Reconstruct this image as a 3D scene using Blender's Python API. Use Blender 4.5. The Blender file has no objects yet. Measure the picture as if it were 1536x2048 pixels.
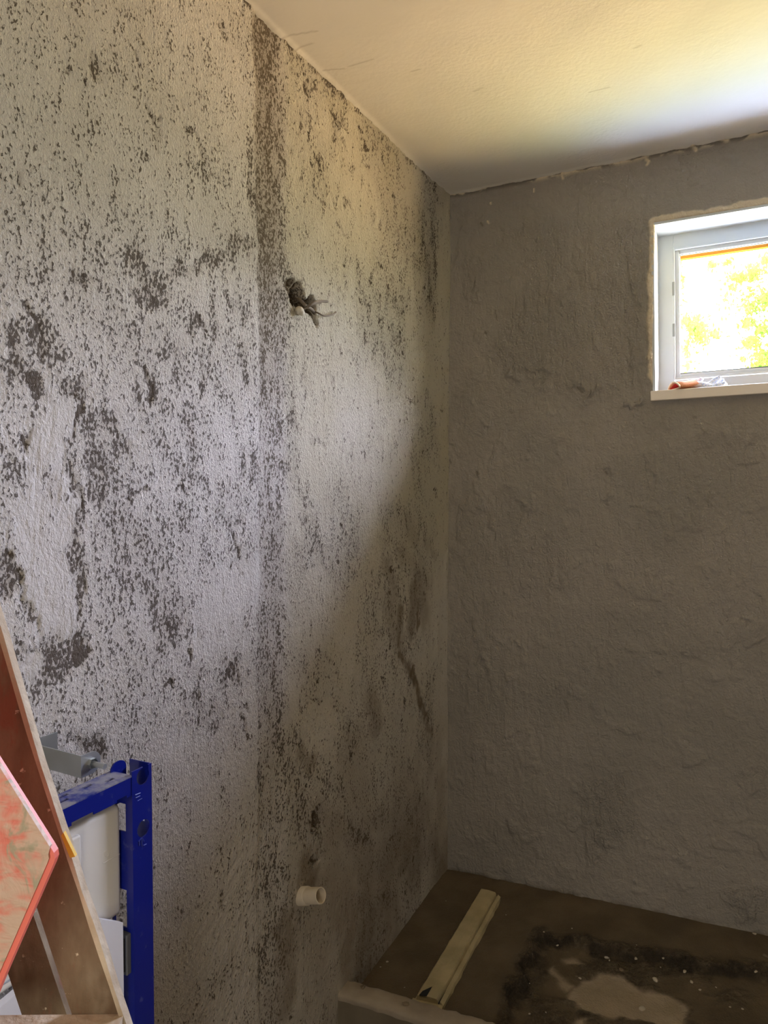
import bpy, bmesh, math, random
import numpy as np
from mathutils import Vector, Matrix, Euler

random.seed(7)
C = bpy.context.scene.collection
sc = bpy.context.scene

# ---------------------------------------------------------------- camera
F = 1488.0
PITCH = math.atan(49 / F)
YAW = math.radians(25.8)
cam_d = bpy.data.cameras.new('camera')
cam_d.sensor_fit = 'VERTICAL'
cam_d.sensor_height = 36.0
cam_d.lens = F / 2048 * 36.0
cam_d.clip_start = 0.02
cam = bpy.data.objects.new('camera', cam_d)
C.objects.link(cam)
R = Euler((math.pi / 2 - PITCH, 0, YAW)).to_matrix()
cam.rotation_euler = (math.pi / 2 - PITCH, 0, YAW)


def direction(px, py):
    return R @ Vector(((px - 768) / F, -(py - 1024) / F, -1.0))


_d = direction(893, 1737)
_t = -1.5 / _d.z
CAM = Vector((-_t * _d.x, -_t * _d.y, 1.5))
cam.location = CAM
sc.camera = cam


def on_x(px, py, x=0.0):
    d = direction(px, py)
    return CAM + d * ((x - CAM.x) / d.x)


def on_y(px, py, y=0.0):
    d = direction(px, py)
    return CAM + d * ((y - CAM.y) / d.y)


def on_z(px, py, z=0.0):
    d = direction(px, py)
    return CAM + d * ((z - CAM.z) / d.z)


def at_depth(px, py, t):
    return CAM + direction(px, py) * t


# ---------------------------------------------------------------- view, world, lights
sc.view_settings.view_transform = 'Standard'
sc.view_settings.look = 'None'
sc.view_settings.exposure = 1.72
sc.view_settings.gamma = 1.0
sc.view_settings.use_curve_mapping = False
sc.cycles.max_bounces = 10
sc.cycles.diffuse_bounces = 7
sc.cycles.transparent_max_bounces = 12
sc.cycles.sample_clamp_indirect = 6.0

SKY = 14.0
world = bpy.data.worlds.new('outdoors')
sc.world = world
world.use_nodes = True
nt = world.node_tree
nt.nodes.clear()
_tc = nt.nodes.new('ShaderNodeTexCoord')
_sp = nt.nodes.new('ShaderNodeSeparateXYZ')
_mr = nt.nodes.new('ShaderNodeMapRange')
_mr.inputs['From Min'].default_value = -1
_mr.inputs['From Max'].default_value = 1
_cr = nt.nodes.new('ShaderNodeValToRGB')
_bg = nt.nodes.new('ShaderNodeBackground')
_bg.inputs['Strength'].default_value = SKY
_ow = nt.nodes.new('ShaderNodeOutputWorld')
nt.links.new(_tc.outputs['Generated'], _sp.inputs[0])
nt.links.new(_sp.outputs['Z'], _mr.inputs['Value'])
nt.links.new(_mr.outputs[0], _cr.inputs[0])
nt.links.new(_cr.outputs[0], _bg.inputs[0])
nt.links.new(_bg.outputs[0], _ow.inputs[0])
ramp = _cr.color_ramp
# direction height z -> (z+1)/2 : added bluish, green and orange bands tinting the ceiling light, then haze and sky
STOPS = [(0.00, (0.33, 0.39, 0.60)), (0.15, (0.33, 0.39, 0.60)), (0.20, (0.38, 0.44, 0.28)),
         (0.26, (0.56, 0.58, 0.28)), (0.31, (1.40, 0.90, 0.42)), (0.42, (1.2, 0.84, 0.48)),
         (0.50, (0.60, 0.60, 0.42)), (0.56, (0.90, 0.88, 0.85)), (0.60, (2.1, 2.16, 2.85)), (0.70, (2.1, 2.16, 2.95)), (0.82, (1.1, 1.14, 1.6)), (1.0, (0.5, 0.54, 0.8))]
while len(ramp.elements) < len(STOPS):
    ramp.elements.new(0.5)
for e, (p, c) in zip(ramp.elements, STOPS):
    e.position = p
    e.color = (*c, 1)

CEIL = on_y(896, 391).z


def area(name, loc, rot, sx, sy, power, color, portal=False):
    l = bpy.data.lights.new(name, 'AREA')
    l.shape = 'RECTANGLE'
    l.size, l.size_y, l.energy, l.color = sx, sy, power, color
    if portal:
        l.cycles.is_portal = True
    o = bpy.data.objects.new(name, l)
    o.location = loc
    o.rotation_euler = rot
    C.objects.link(o)
    return o


# added fill lamp, unseen, shining in through the doorway behind the camera
area('corridor_fill', (1.35, -4.35, 1.15), (math.radians(90), 0, 0), 0.85, 1.9, 8.5, (1.0, 0.92, 0.79))

# ---------------------------------------------------------------- helpers


def tag(o, label=None, cat=None, group=None, kind=None):
    if label:
        o['label'] = label
    if cat:
        o['category'] = cat
    if group:
        o['group'] = group
    if kind:
        o['kind'] = kind
    return o


def empty(name, loc, label=None, cat=None, group=None, kind=None):
    o = bpy.data.objects.new(name, None)
    o.empty_display_size = 0.05
    o.location = loc
    C.objects.link(o)
    return tag(o, label, cat, group, kind)


def link(name, me, mat, parent=None, smooth=False):
    o = bpy.data.objects.new(name, me)
    C.objects.link(o)
    if mat:
        me.materials.append(mat)
    if parent:
        o.parent = parent
        o.matrix_parent_inverse = Matrix.Translation(-parent.location)
        o.matrix_parent_inverse = Matrix.LocRotScale(parent.location, parent.rotation_euler, None).inverted()
    if smooth:
        for p in me.polygons:
            p.use_smooth = True
    return o


def obj(name, bm, mat, parent=None, smooth=False, local=False):
    bmesh.ops.recalc_face_normals(bm, faces=bm.faces)
    me = bpy.data.meshes.new(name)
    bm.to_mesh(me)
    bm.free()
    o = link(name, me, mat, parent, smooth)
    if local and parent:
        o.matrix_parent_inverse = Matrix.Identity(4)
    return o


def box(bm, p0, p1, bevel=0.0, seg=3):
    v0 = Vector((min(p0[0], p1[0]), min(p0[1], p1[1]), min(p0[2], p1[2])))
    v1 = Vector((max(p0[0], p1[0]), max(p0[1], p1[1]), max(p0[2], p1[2])))
    r = bmesh.ops.create_cube(bm, size=1.0)
    for v in r['verts']:
        v.co = Vector(((v0[i] if v.co[i] < 0 else v1[i]) for i in range(3)))
    if bevel > 0:
        es = list({e for v in r['verts'] for e in v.link_edges})
        bmesh.ops.bevel(bm, geom=es, offset=bevel, segments=seg, profile=0.5, affect='EDGES')


def prism(bm, pts, off):
    """extrude polygon (3D points) along vector off"""
    a = [bm.verts.new(p) for p in pts]
    b = [bm.verts.new(Vector(p) + Vector(off)) for p in pts]
    n = len(pts)
    bm.faces.new(a)
    bm.faces.new(b[::-1])
    for i in range(n):
        bm.faces.new((a[i], a[(i + 1) % n], b[(i + 1) % n], b[i]))


def tube(bm, pts, rad, seg=10, cap=True, squash=1.0):
    pts = [Vector(p) for p in pts]
    rings = []
    up = None
    for i, p in enumerate(pts):
        if i == 0:
            d = pts[1] - p
        elif i == len(pts) - 1:
            d = p - pts[i - 1]
        else:
            d = pts[i + 1] - pts[i - 1]
        d.normalize()
        if up is None:
            up = Vector((0, 0, 1)) if abs(d.z) < 0.9 else Vector((1, 0, 0))
        s = d.cross(up).normalized()
        u = s.cross(d).normalized()
        r = rad[i] if isinstance(rad, (list, tuple)) else rad
        rings.append([bm.verts.new(p + s * r * math.cos(a) + u * r * squash * math.sin(a))
                      for a in (2 * math.pi * k / seg for k in range(seg))])
    for i in range(len(rings) - 1):
        for k in range(seg):
            bm.faces.new((rings[i][k], rings[i][(k + 1) % seg], rings[i + 1][(k + 1) % seg], rings[i + 1][k]))
    if cap:
        bm.faces.new(rings[0][::-1])
        bm.faces.new(rings[-1])
    return rings


def bezier(pts, n=8):
    """catmull-rom through points"""
    P = [Vector(p) for p in pts]
    P = [P[0] * 2 - P[1]] + P + [P[-1] * 2 - P[-2]]
    out = []
    for i in range(1, len(P) - 2):
        for k in range(n):
            t = k / n
            a, b, c, d = P[i - 1], P[i], P[i + 1], P[i + 2]
            out.append(0.5 * ((2 * b) + (c - a) * t + (2 * a - 5 * b + 4 * c - d) * t * t + (3 * b - a - 3 * c + d) * t ** 3))
    out.append(P[-2])
    return out


def modify(o, *mods):
    """apply modifiers described as (type, dict) and keep the evaluated mesh"""
    for ty, kw in mods:
        m = o.modifiers.new(ty, ty)
        for k, v in kw.items():
            setattr(m, k, v)
    dg = bpy.context.evaluated_depsgraph_get()
    dg.update()
    me = bpy.data.meshes.new_from_object(o.evaluated_get(dg))
    o.modifiers.clear()
    o.data = me
    return o


def cut(o, bm_cut):
    me = bpy.data.meshes.new('tool')
    bmesh.ops.recalc_face_normals(bm_cut, faces=bm_cut.faces)
    bm_cut.to_mesh(me)
    bm_cut.free()
    c = bpy.data.objects.new('tool', me)
    C.objects.link(c)
    modify(o, ('BOOLEAN', dict(operation='DIFFERENCE', solver='EXACT', use_self=True, object=c)))
    bpy.data.objects.remove(c)
    return o


# ---- numpy noise
def vn(u, v, seed=0):
    rng = np.random.RandomState(seed)
    T = rng.rand(256, 256)
    iu = np.floor(u).astype(int)
    iv = np.floor(v).astype(int)
    fu = u - iu
    fv = v - iv
    fu = fu * fu * (3 - 2 * fu)
    fv = fv * fv * (3 - 2 * fv)
    a = T[iu & 255, iv & 255]
    b = T[(iu + 1) & 255, iv & 255]
    c = T[iu & 255, (iv + 1) & 255]
    d = T[(iu + 1) & 255, (iv + 1) & 255]
    return (a * (1 - fu) + b * fu) * (1 - fv) + (c * (1 - fu) + d * fu) * fv


def fbm(u, v, seed=0, n=4):
    s = 0
    t = 0
    a = 1.0
    for i in range(n):
        s = s + a * vn(u * 2 ** i + 17.3 * i, v * 2 ** i + 5.1 * i, seed + i)
        t += a
        a *= 0.5
    return s / t


def sstep(a, b, x):
    t = np.clip((x - a) / (b - a), 0, 1)
    return t * t * (3 - 2 * t)


def capsule(u, v, a, b, r, soft=0.5):
    """1 inside, 0 outside; r in metres; soft = share of r over which it fades"""
    ax, ay = a
    bx, by = b
    dx, dy = bx - ax, by - ay
    L = dx * dx + dy * dy + 1e-12
    t = np.clip(((u - ax) * dx + (v - ay) * dy) / L, 0, 1)
    d = np.hypot(u - ax - t * dx, v - ay - t * dy)
    return 1 - sstep(r * (1 - soft), r * (1 + soft), d)


def polydist(u, v, pts):
    """signed distance, negative inside"""
    d = np.full(u.shape, 1e9)
    inside = np.zeros(u.shape, bool)
    n = len(pts)
    for i in range(n):
        ax, ay = pts[i]
        bx, by = pts[(i + 1) % n]
        dx, dy = bx - ax, by - ay
        t = np.clip(((u - ax) * dx + (v - ay) * dy) / (dx * dx + dy * dy + 1e-12), 0, 1)
        d = np.minimum(d, np.hypot(u - ax - t * dx, v - ay - t * dy))
        cond = (ay > v) != (by > v)
        xi = ax + (v - ay) / (by - ay + 1e-12) * dx
        inside ^= cond & (u < xi)
    return np.where(inside, -d, d)


def grid_mesh(name, us, vs, pos, keep=None, attrs=None):
    """pos: (nu,nv,3) array"""
    nu, nv = len(us), len(vs)
    me = bpy.data.meshes.new(name)
    idx = np.arange(nu * nv).reshape(nu, nv)
    q = np.stack([idx[:-1, :-1], idx[1:, :-1], idx[1:, 1:], idx[:-1, 1:]], -1)
    if keep is not None:
        q = q[keep]
    q = q.reshape(-1, 4)
    me.vertices.add(nu * nv)
    me.vertices.foreach_set('co', pos.reshape(-1).astype(np.float32))
    me.loops.add(q.size)
    me.loops.foreach_set('vertex_index', q.reshape(-1).astype(np.int32))
    me.polygons.add(len(q))
    me.polygons.foreach_set('loop_start', (np.arange(len(q)) * 4).astype(np.int32))
    me.polygons.foreach_set('loop_total', np.full(len(q), 4, np.int32))
    me.update(calc_edges=True)
    me.polygons.foreach_set('use_smooth', np.ones(len(q), bool))
    for k, a in (attrs or {}).items():
        at = me.attributes.new(k, 'FLOAT', 'POINT')
        at.data.foreach_set('value', a.reshape(-1).astype(np.float32))
    me.validate()
    return me


# ---- node helper
class N:
    def __init__(self, name, rough=0.85):
        self.m = bpy.data.materials.new(name)
        self.m.use_nodes = True
        self.t = self.m.node_tree
        self.b = self.t.nodes['Principled BSDF']
        self.b.inputs['Roughness'].default_value = rough
        self.co = self.t.nodes.new('ShaderNodeTexCoord').outputs['Object']

    def put(self, sock, v):
        if isinstance(v, (int, float)):
            sock.default_value = v
        elif isinstance(v, tuple):
            sock.default_value = (*v, 1) if len(v) == 3 and sock.type == 'RGBA' else v
        else:
            self.t.links.new(v, sock)

    def noise(self, scale, detail=3, rough=0.5, stretch=None, dist=0.0, rot=None):
        n = self.t.nodes.new('ShaderNodeTexNoise')
        n.inputs['Scale'].default_value = scale
        n.inputs['Detail'].default_value = detail
        n.inputs['Roughness'].default_value = rough
        n.inputs['Distortion'].default_value = dist
        co = self.co
        if stretch or rot:
            mp = self.t.nodes.new('ShaderNodeMapping')
            if stretch:
                mp.inputs['Scale'].default_value = stretch
            if rot:
                mp.inputs['Rotation'].default_value = rot
            self.t.links.new(co, mp.inputs[0])
            co = mp.outputs[0]
        self.t.links.new(co, n.inputs['Vector'])
        return n.outputs['Fac']

    def vor(self, scale, feature='F1', stretch=None):
        n = self.t.nodes.new('ShaderNodeTexVoronoi')
        n.feature = feature
        n.inputs['Scale'].default_value = scale
        co = self.co
        if stretch:
            mp = self.t.nodes.new('ShaderNodeMapping')
            mp.inputs['Scale'].default_value = stretch
            self.t.links.new(co, mp.inputs[0])
            co = mp.outputs[0]
        self.t.links.new(co, n.inputs['Vector'])
        return n.outputs['Distance']

    def attr(self, name):
        n = self.t.nodes.new('ShaderNodeAttribute')
        n.attribute_name = name
        return n.outputs['Fac']

    def math(self, op, a, b=0.0, c=None):
        n = self.t.nodes.new('ShaderNodeMath')
        n.operation = op
        self.put(n.inputs[0], a)
        self.put(n.inputs[1], b)
        if c is not None:
            self.put(n.inputs[2], c)
        return n.outputs[0]

    def step(self, v, lo, hi, a=0.0, b=1.0):
        n = self.t.nodes.new('ShaderNodeMapRange')
        n.interpolation_type = 'SMOOTHSTEP'
        self.put(n.inputs['Value'], v)
        self.put(n.inputs['From Min'], lo)
        self.put(n.inputs['From Max'], hi)
        self.put(n.inputs['To Min'], a)
        self.put(n.inputs['To Max'], b)
        return n.outputs[0]

    def mix(self, f, a, b):
        n = self.t.nodes.new('ShaderNodeMix')
        n.data_type = 'RGBA'
        self.put(n.inputs[0], f)
        self.put(n.inputs[6], a)
        self.put(n.inputs[7], b)
        return n.outputs[2]

    def bump(self, h, dist=0.001, strength=1.0):
        n = self.t.nodes.new('ShaderNodeBump')
        n.inputs['Strength'].default_value = strength
        n.inputs['Distance'].default_value = dist
        self.put(n.inputs['Height'], h)
        self.t.links.new(n.outputs[0], self.b.inputs['Normal'])

    def col(self, c):
        self.put(self.b.inputs['Base Color'], c)
        return self.m


def plain(name, color, rough=0.5, metal=0.0, var=0.0, bump=0.0, bscale=80):
    n = N(name, rough)
    n.b.inputs['Metallic'].default_value = metal
    if var:
        n.col(n.mix(n.step(n.noise(9, 4), 0.35, 0.65), tuple(c * (1 - var) for c in color), tuple(min(1, c * (1 + var)) for c in color)))
    else:
        n.col(color)
    if bump:
        n.bump(n.noise(bscale, 4), bump)
    return n.m


# ---------------------------------------------------------------- materials of the setting
# left wall
n = N('scraped_roughcast', 0.9)
dk, sm, st, wh = n.attr('dark'), n.attr('smooth'), n.attr('stain_tone'), n.attr('olive')
fine = n.noise(190, 4, 0.6, (1, 1, 0.62), 0.3, (math.radians(12), 0, 0))
mid = n.noise(34, 4, 0.6, (1, 1, 0.42), 0.6)
big = n.noise(3.5, 4, 0.6)
v = n.math('ADD', fine, n.math('MULTIPLY', n.math('SUBTRACT', mid, 0.5), 0.46))
v = n.math('ADD', v, n.math('MULTIPLY', dk, 0.17))
v = n.math('SUBTRACT', v, n.math('MULTIPLY', sm, 0.10))
speck = n.step(v, 0.54, 0.62)
base = n.mix(n.step(big, 0.3, 0.7), (0.72, 0.68, 0.62), (0.84, 0.80, 0.75))
base = n.mix(n.math('MULTIPLY', sm, 0.75), base, (0.58, 0.56, 0.53))
base = n.mix(n.math('MULTIPLY', wh, 0.8), base, (0.50, 0.455, 0.315))
base = n.mix(n.math('MULTIPLY', dk, 0.40), base, (0.33, 0.28, 0.22))
col = n.mix(n.math('MULTIPLY', speck, 0.90), base, (0.085, 0.060, 0.040))
col = n.mix(n.math('MULTIPLY', st, n.step(n.noise(14, 4), 0.15, 0.6, 0.5, 0.95)), col, (0.19, 0.135, 0.075))
n.col(col)
h = n.math('SUBTRACT', n.math('MULTIPLY', fine, n.math('SUBTRACT', 1.3, n.math('MULTIPLY', sm, 0.85))), n.math('MULTIPLY', speck, 0.45))
h = n.math('ADD', h, n.math('MULTIPLY', mid, 0.8))
n.bump(h, 0.013)
M_LEFT = n.m

# back wall
n = N('grey_render', 0.88)
d2, r2, lt = n.attr('dark'), n.attr('rough'), n.attr('pale')
fine = n.noise(150, 3)
streak = n.noise(45, 3, 0.6, (1, 1, 0.35), 0.8)
lump = n.noise(17, 5, 0.62, None, 0.5)
base = n.mix(n.step(n.noise(2.2, 4), 0.35, 0.65), (0.285, 0.264, 0.232), (0.335, 0.307, 0.270))
base = n.mix(n.math('MULTIPLY', n.step(n.noise(60, 4), 0.56, 0.72), n.math('MULTIPLY', r2, 0.35)), base, (0.36, 0.34, 0.30))
base = n.mix(lt, base, (0.74, 0.64, 0.47))
base = n.mix(n.math('MULTIPLY', d2, 0.8), base, (0.08, 0.065, 0.045))
n.col(base)
h = n.math('ADD', n.math('MULTIPLY', lump, 1.2), n.math('MULTIPLY', streak, n.math('ADD', 0.35, r2)))
h = n.math('ADD', h, n.math('MULTIPLY', fine, n.math('ADD', 0.12, n.math('MULTIPLY', r2, 0.5))))
n.bump(h, 0.012)
M_BACK = n.m

# ceiling
n = N('ceiling_plaster', 0.9)
cr = n.attr('crack')
base = n.mix(n.step(n.noise(1.6, 4), 0.3, 0.7), (0.70, 0.67, 0.60), (0.76, 0.73, 0.67))
base = n.mix(cr, base, (0.32, 0.27, 0.2))
n.col(base)
h = n.math('ADD', n.math('MULTIPLY', n.noise(5, 4), 1.2), n.math('MULTIPLY', n.noise(90, 3), n.step(n.noise(2.0, 2), 0.42, 0.62, 0.04, 0.32)))
n.bump(n.math('SUBTRACT', h, n.math('MULTIPLY', cr, 0.3)), 0.0045)
M_CEIL = n.m

# shower floor
n = N('damp_screed', 0.85)
cl, dk = n.attr('clean'), n.attr('dark')
rub = n.attr('rubble')
base = n.mix(n.step(n.noise(6, 5), 0.3, 0.7), (0.095, 0.070, 0.038), (0.150, 0.112, 0.066))
base = n.mix(n.math('MULTIPLY', rub, n.step(n.noise(55, 5, 0.7), 0.42, 0.62)), base, (0.19, 0.145, 0.09))
base = n.mix(n.math('MULTIPLY', dk, 0.85), base, (0.030, 0.021, 0.012))
base = n.mix(cl, base, n.mix(n.step(n.noise(12, 4), 0.3, 0.7), (0.33, 0.27, 0.18), (0.42, 0.34, 0.24)))
n.col(base)
h = n.math('ADD', n.math('MULTIPLY', n.noise(160, 4), n.math('ADD', 0.3, rub)), n.math('MULTIPLY', n.noise(40, 5, 0.65), n.math('ADD', 0.7, n.math('MULTIPLY', rub, 3.0))))
n.bump(h, 0.008)
M_FLOOR = n.m

n = N('kerb_mortar', 0.85)
n.col(n.mix(n.step(n.noise(11, 5), 0.3, 0.7), (0.30, 0.25, 0.19), (0.40, 0.34, 0.26)))
n.bump(n.noise(45, 5), 0.004)
M_KERB = n.m
M_ROOM = plain('room_plaster', (0.34, 0.29, 0.23), 0.9, 0, 0.06, 0.003, 30)
M_SUBFLOOR = plain('concrete_slab', (0.20, 0.17, 0.13), 0.9, 0, 0.15, 0.004, 30)
M_PVC = plain('white_pvc', (0.56, 0.60, 0.62), 0.35)
M_SILL = plain('cream_sill', (0.90, 0.82, 0.72), 0.4)

# ---------------------------------------------------------------- setting geometry
TILT = (on_y(1536, 261).z - CEIL) / on_y(1536, 261).x          # the old room is not quite level
FLOOR_TILT = on_y(1536, 1871).z / on_y(1536, 1871).x
pL = on_x(484, 0)
CEIL_Y = (pL.z - CEIL) / pL.y
pF = on_x(725, 1963)
FLOOR_Y = pF.z / pF.y
print('CAM', CAM, 'CEIL', CEIL, 'TILT', TILT, FLOOR_TILT, 'ceil_y', CEIL_Y, 'floor_y', FLOOR_Y)
XR, YR = 2.25, -4.1


def ceil_z(x, y):
    return CEIL + TILT * x + CEIL_Y * np.maximum(y, -2.6)


def floor_z(x, y):
    return FLOOR_TILT * x + FLOOR_Y * y


def W(px, py):
    p = on_x(px, py)
    return (p.y, p.z)


# ---- left wall
ys = np.concatenate([np.linspace(YR, -2.06, 34), np.linspace(-2.05, -1.2, 330), np.linspace(-1.1965, 0, 300)])
zs = np.linspace(-0.32, CEIL + 0.16, 980)
U, V = np.meshgrid(ys, zs, indexing='ij')
wu = U + 0.030 * (fbm(U * 14, V * 14, 3) - 0.5)
wv = V + 0.045 * (fbm(U * 14, V * 9, 9) - 0.5)
ragu = U + 0.05 * (fbm(U * 40, V * 26, 13) - 0.5)
ragv = V + 0.07 * (fbm(U * 34, V * 20, 19) - 0.5)

# the filled chase: a band up the wall at y of pixel columns 497..563
yb0 = on_x(515, 900).y
yb1 = on_x(566, 900).y
yc = (yb0 + yb1) / 2
band = sstep(yb0 - 0.012, yb0 + 0.012, wu) * (1 - sstep(yb1 - 0.03, yb1 + 0.03, wu))
zt = W(540, 560)[1]
zm = W(540, 900)[1]
band_str = band * 0.85 * (0.35 + 0.55 * sstep(zm, zt + 0.1, V) - 0.15 * sstep(1.1, 0.5, V)) * (0.55 + 0.9 * fbm(U * 30, V * 6, 31))
left = 1 - sstep(yb0 - 0.02, yb0 + 0.01, wu)
right = sstep(yb1 - 0.02, yb1 + 0.04, wu)

dark = 0.0 * U
dark = np.maximum(dark, 0.55 * band_str)
D = [  # px1, py1, px2, py2, radius m, strength : dark undercoat showing
    (250, 515, 275, 540, .018, 1.0), (270, 530, 300, 600, .022, .9), (290, 540, 325, 585, .018, .8), (148, 552, 178, 572, .012, .8),
    (310, 560, 400, 527, .010, .55), (400, 527, 505, 485, .012, .6), (265, 590, 300, 610, .016, .8),
    (505, 350, 520, 470, .03, .8), (490, 370, 500, 400, .012, 1.0), (510, 60, 530, 160, .03, .7), (440, 50, 450, 80, .012, .8),
    (470, 60, 475, 110, .02, .5), (530, 100, 545, 350, .03, .55), (500, 300, 545, 520, .03, .5),
    (270, 115, 275, 125, .006, .9), (290, 210, 300, 235, .006, 1), (310, 235, 316, 244, .005, 1), (395, 300, 402, 320, .012, .8),
    (305, 262, 315, 300, .012, .7), (285, 310, 290, 320, .010, .9), (375, 275, 388, 290, .006, 1), (130, 128, 135, 140, .006, .8), (170, 160, 176, 168, .005, .9),
    (180, 135, 200, 145, .006, .7), (360, 210, 368, 235, .006, .6), (410, 330, 440, 370, .008, .6), (35, 350, 42, 365, .005, .8),
    (60, 640, 75, 700, .012, .9), (55, 860, 60, 920, .006, 1), (0, 900, 40, 940, .015, .7), (150, 790, 155, 830, .010, 1), (130, 780, 160, 800, .02, .8),
    (60, 920, 45, 970, .014, .8), (90, 640, 100, 730, .02, .55), (30, 670, 30, 730, .014, .8), (60, 740, 70, 770, .012, .9),
    (190, 870, 210, 960, .03, .6), (180, 920, 200, 950, .016, 1), (215, 850, 240, 900, .02, .7), (185, 970, 190, 1000, .014, .8),
    (290, 735, 297, 800, .008, 1), (290, 690, 300, 800, .022, .35), (350, 700, 372, 820, .02, .35), (395, 710, 403, 780, .012, .5),
    (128, 900, 125, 945, .003, 1), (92, 960, 105, 1010, .012, .9), (370, 850, 380, 900, .018, .6), (350, 940, 400, 970, .02, .5),
    (250, 985, 290, 985, .004, .9), (350, 985, 370, 990, .006, .9), (480, 690, 490, 760, .014, .7), (395, 640, 402, 650, .01, .9),
    (455, 600, 490, 640, .012, .5), (410, 660, 414, 665, .005, 1), (20, 1150, 40, 1180, .006, 1), (5, 1100, 10, 1200, .012, .9),
    (130, 1030, 160, 1130, .02, .7), (150, 1100, 160, 1180, .01, .8), (455, 1130, 485, 1155, .004, 1), (465, 1060, 470, 1110, .006, .9),
    (440, 1030, 480, 1060, .016, .6), (230, 1060, 330, 1210, .05, .45), (300, 1180, 330, 1270, .03, .6), (100, 1280, 130, 1330, .02, .9),
    (150, 1290, 170, 1310, .012, 1), (90, 1330, 120, 1350, .014, .8), (40, 1290, 60, 1320, .012, .7), (60, 1350, 90, 1380, .02, .5),
    (150, 1480, 200, 1500, .012, .8), (330, 1375, 350, 1372, .006, 1), (395, 1390, 400, 1440, .004, 1), (390, 1400, 430, 1450, .020, .7),
    (380, 1290, 385, 1300, .006, 1), (455, 1335, 460, 1345, .008, .9), (470, 1330, 475, 1360, .005, 1), (495, 1420, 500, 1425, .005, 1),
    (490, 1440, 498, 1470, .006, 1), (430, 1555, 436, 1565, .006, 1), (440, 1700, 446, 1712, .006, .9), (380, 1676, 372, 1715, .004, .9),
    (440, 1795, 450, 1802, .008, 1), (395, 1815, 400, 1822, .006, .9), (422, 1880, 426, 1888, .004, 1), (350, 1835, 360, 1850, .018, .6),
    (475, 1900, 450, 1950, .02, .7), (500, 1895, 400, 1990, .03, .45), (300, 1580, 350, 1560, .03, .4), (310, 1560, 330, 1590, .02, .5),
    (560, 1230, 580, 1330, .03, .4), (560, 1400, 600, 1640, .04, .35), (520, 1760, 600, 1850, .08, .40), (600, 1500, 680, 1580, .03, .4),
    (635, 1390, 645, 1400, .006, 1), (610, 1395, 620, 1410, .004, .6),
    # right of the chase
    (553, 160, 556, 188, .014, 1), (549, 147, 551, 151, .008, .9), (612, 178, 616, 192, .010, .9), (628, 165, 632, 175, .008, .8),
    (672, 240, 676, 252, .012, .9), (660, 225, 666, 240, .010, .7), (668, 274, 671, 277, .010, 1), (684, 286, 686, 288, .006, 1),
    (642, 216, 643, 218, .005, 1), (728, 298, 731, 301, .009, 1), (638, 320, 640, 330, .010, .6), (705, 332, 712, 338, .010, 1),
    (733, 335, 737, 340, .008, .9), (685, 245, 690, 262, .012, .6), (688, 392, 697, 408, .010, 1), (660, 395, 674, 415, .006, .9),
    (736, 385, 746, 392, .008, .9), (787, 402, 790, 410, .012, .9), (744, 422, 745, 438, .010, .8), (675, 450, 684, 470, .010, .9),
    (758, 453, 760, 456, .008, 1), (760, 522, 763, 524, .008, .9), (741, 556, 744, 575, .008, .9), (657, 580, 659, 590, .006, 1),
    (700, 600, 740, 690, .006, .4), (722, 570, 738, 610, .006, .5), (570, 530, 600, 560, .02, .6), (560, 590, 575, 640, .03, .6),
    (600, 640, 620, 700, .03, .6), (560, 150, 575, 400, .015, .5), (545, 210, 560, 300, .02, .5), (780, 590, 830, 640, .05, .35),
    (850, 500, 870, 660, .03, .35), (865, 430, 870, 560, .020, .55), (868, 380, 880, 400, .015, .6),
    (605, 700, 612, 800, .010, .8), (608, 750, 612, 790, .014, .9), (655, 750, 665, 770, .010, .7), (700, 690, 720, 740, .02, .6),
    (752, 765, 753, 810, .005, 1), (790, 670, 795, 700, .03, .4), (575, 830, 590, 860, .016, .8), (630, 870, 650, 890, .012, .6),
    (570, 940, 600, 980, .02, .6), (700, 880, 708, 920, .010, .6), (583, 955, 586, 965, .007, 1), (570, 1080, 600, 1220, .04, .4),
    (816, 790, 818, 796, .008, 1), (827, 800, 829, 815, .004, .9), (805, 835, 807, 850, .004, .7), (775, 910, 782, 925, .014, .5),
    (870, 980, 883, 1010, .008, .9), (600, 980, 625, 1010, .01, .6), (560, 990, 600, 1140, .03, .4), (740, 840, 760, 880, .02, .3),
    (600, 1020, 640, 1100, .02, .4), (873, 850, 878, 950, .02, .4), (820, 905, 835, 935, .014, .5), (626, 1632, 634, 1640, .008, .9),
    (633, 1650, 640, 1700, .02, .5), (700, 1660, 740, 1690, .012, .4), (670, 1935, 640, 1955, .003, .9), (640, 1955, 625, 1975, .003, .7),
]
for a, b, c, d, r, s in D:
    m = capsule(ragu, ragv, W(a, b), W(c, d), r, 0.6)
    dark = np.maximum(dark, s * m * (0.70 if r > 0.012 else 1.0))
# scattered scrape clusters over the coarse left part
scr = sstep(0.60, 0.74, fbm(U * 26, V * 9, 51, 3)) * sstep(0.45, 0.6, fbm(U * 5, V * 3, 57, 2))
lowfade = sstep(0.75, 1.2, V) * (1 - 0.8 * sstep(1.85, 2.1, V))
dark = np.maximum(dark, left * lowfade * scr * 0.55)
pits = sstep(0.76, 0.84, fbm(U * 60, V * 38, 61, 2)) * right * 0.9 * sstep(0.45, 0.6, fbm(U * 6, V * 4, 71, 2))
dark = np.maximum(dark, pits)

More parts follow.
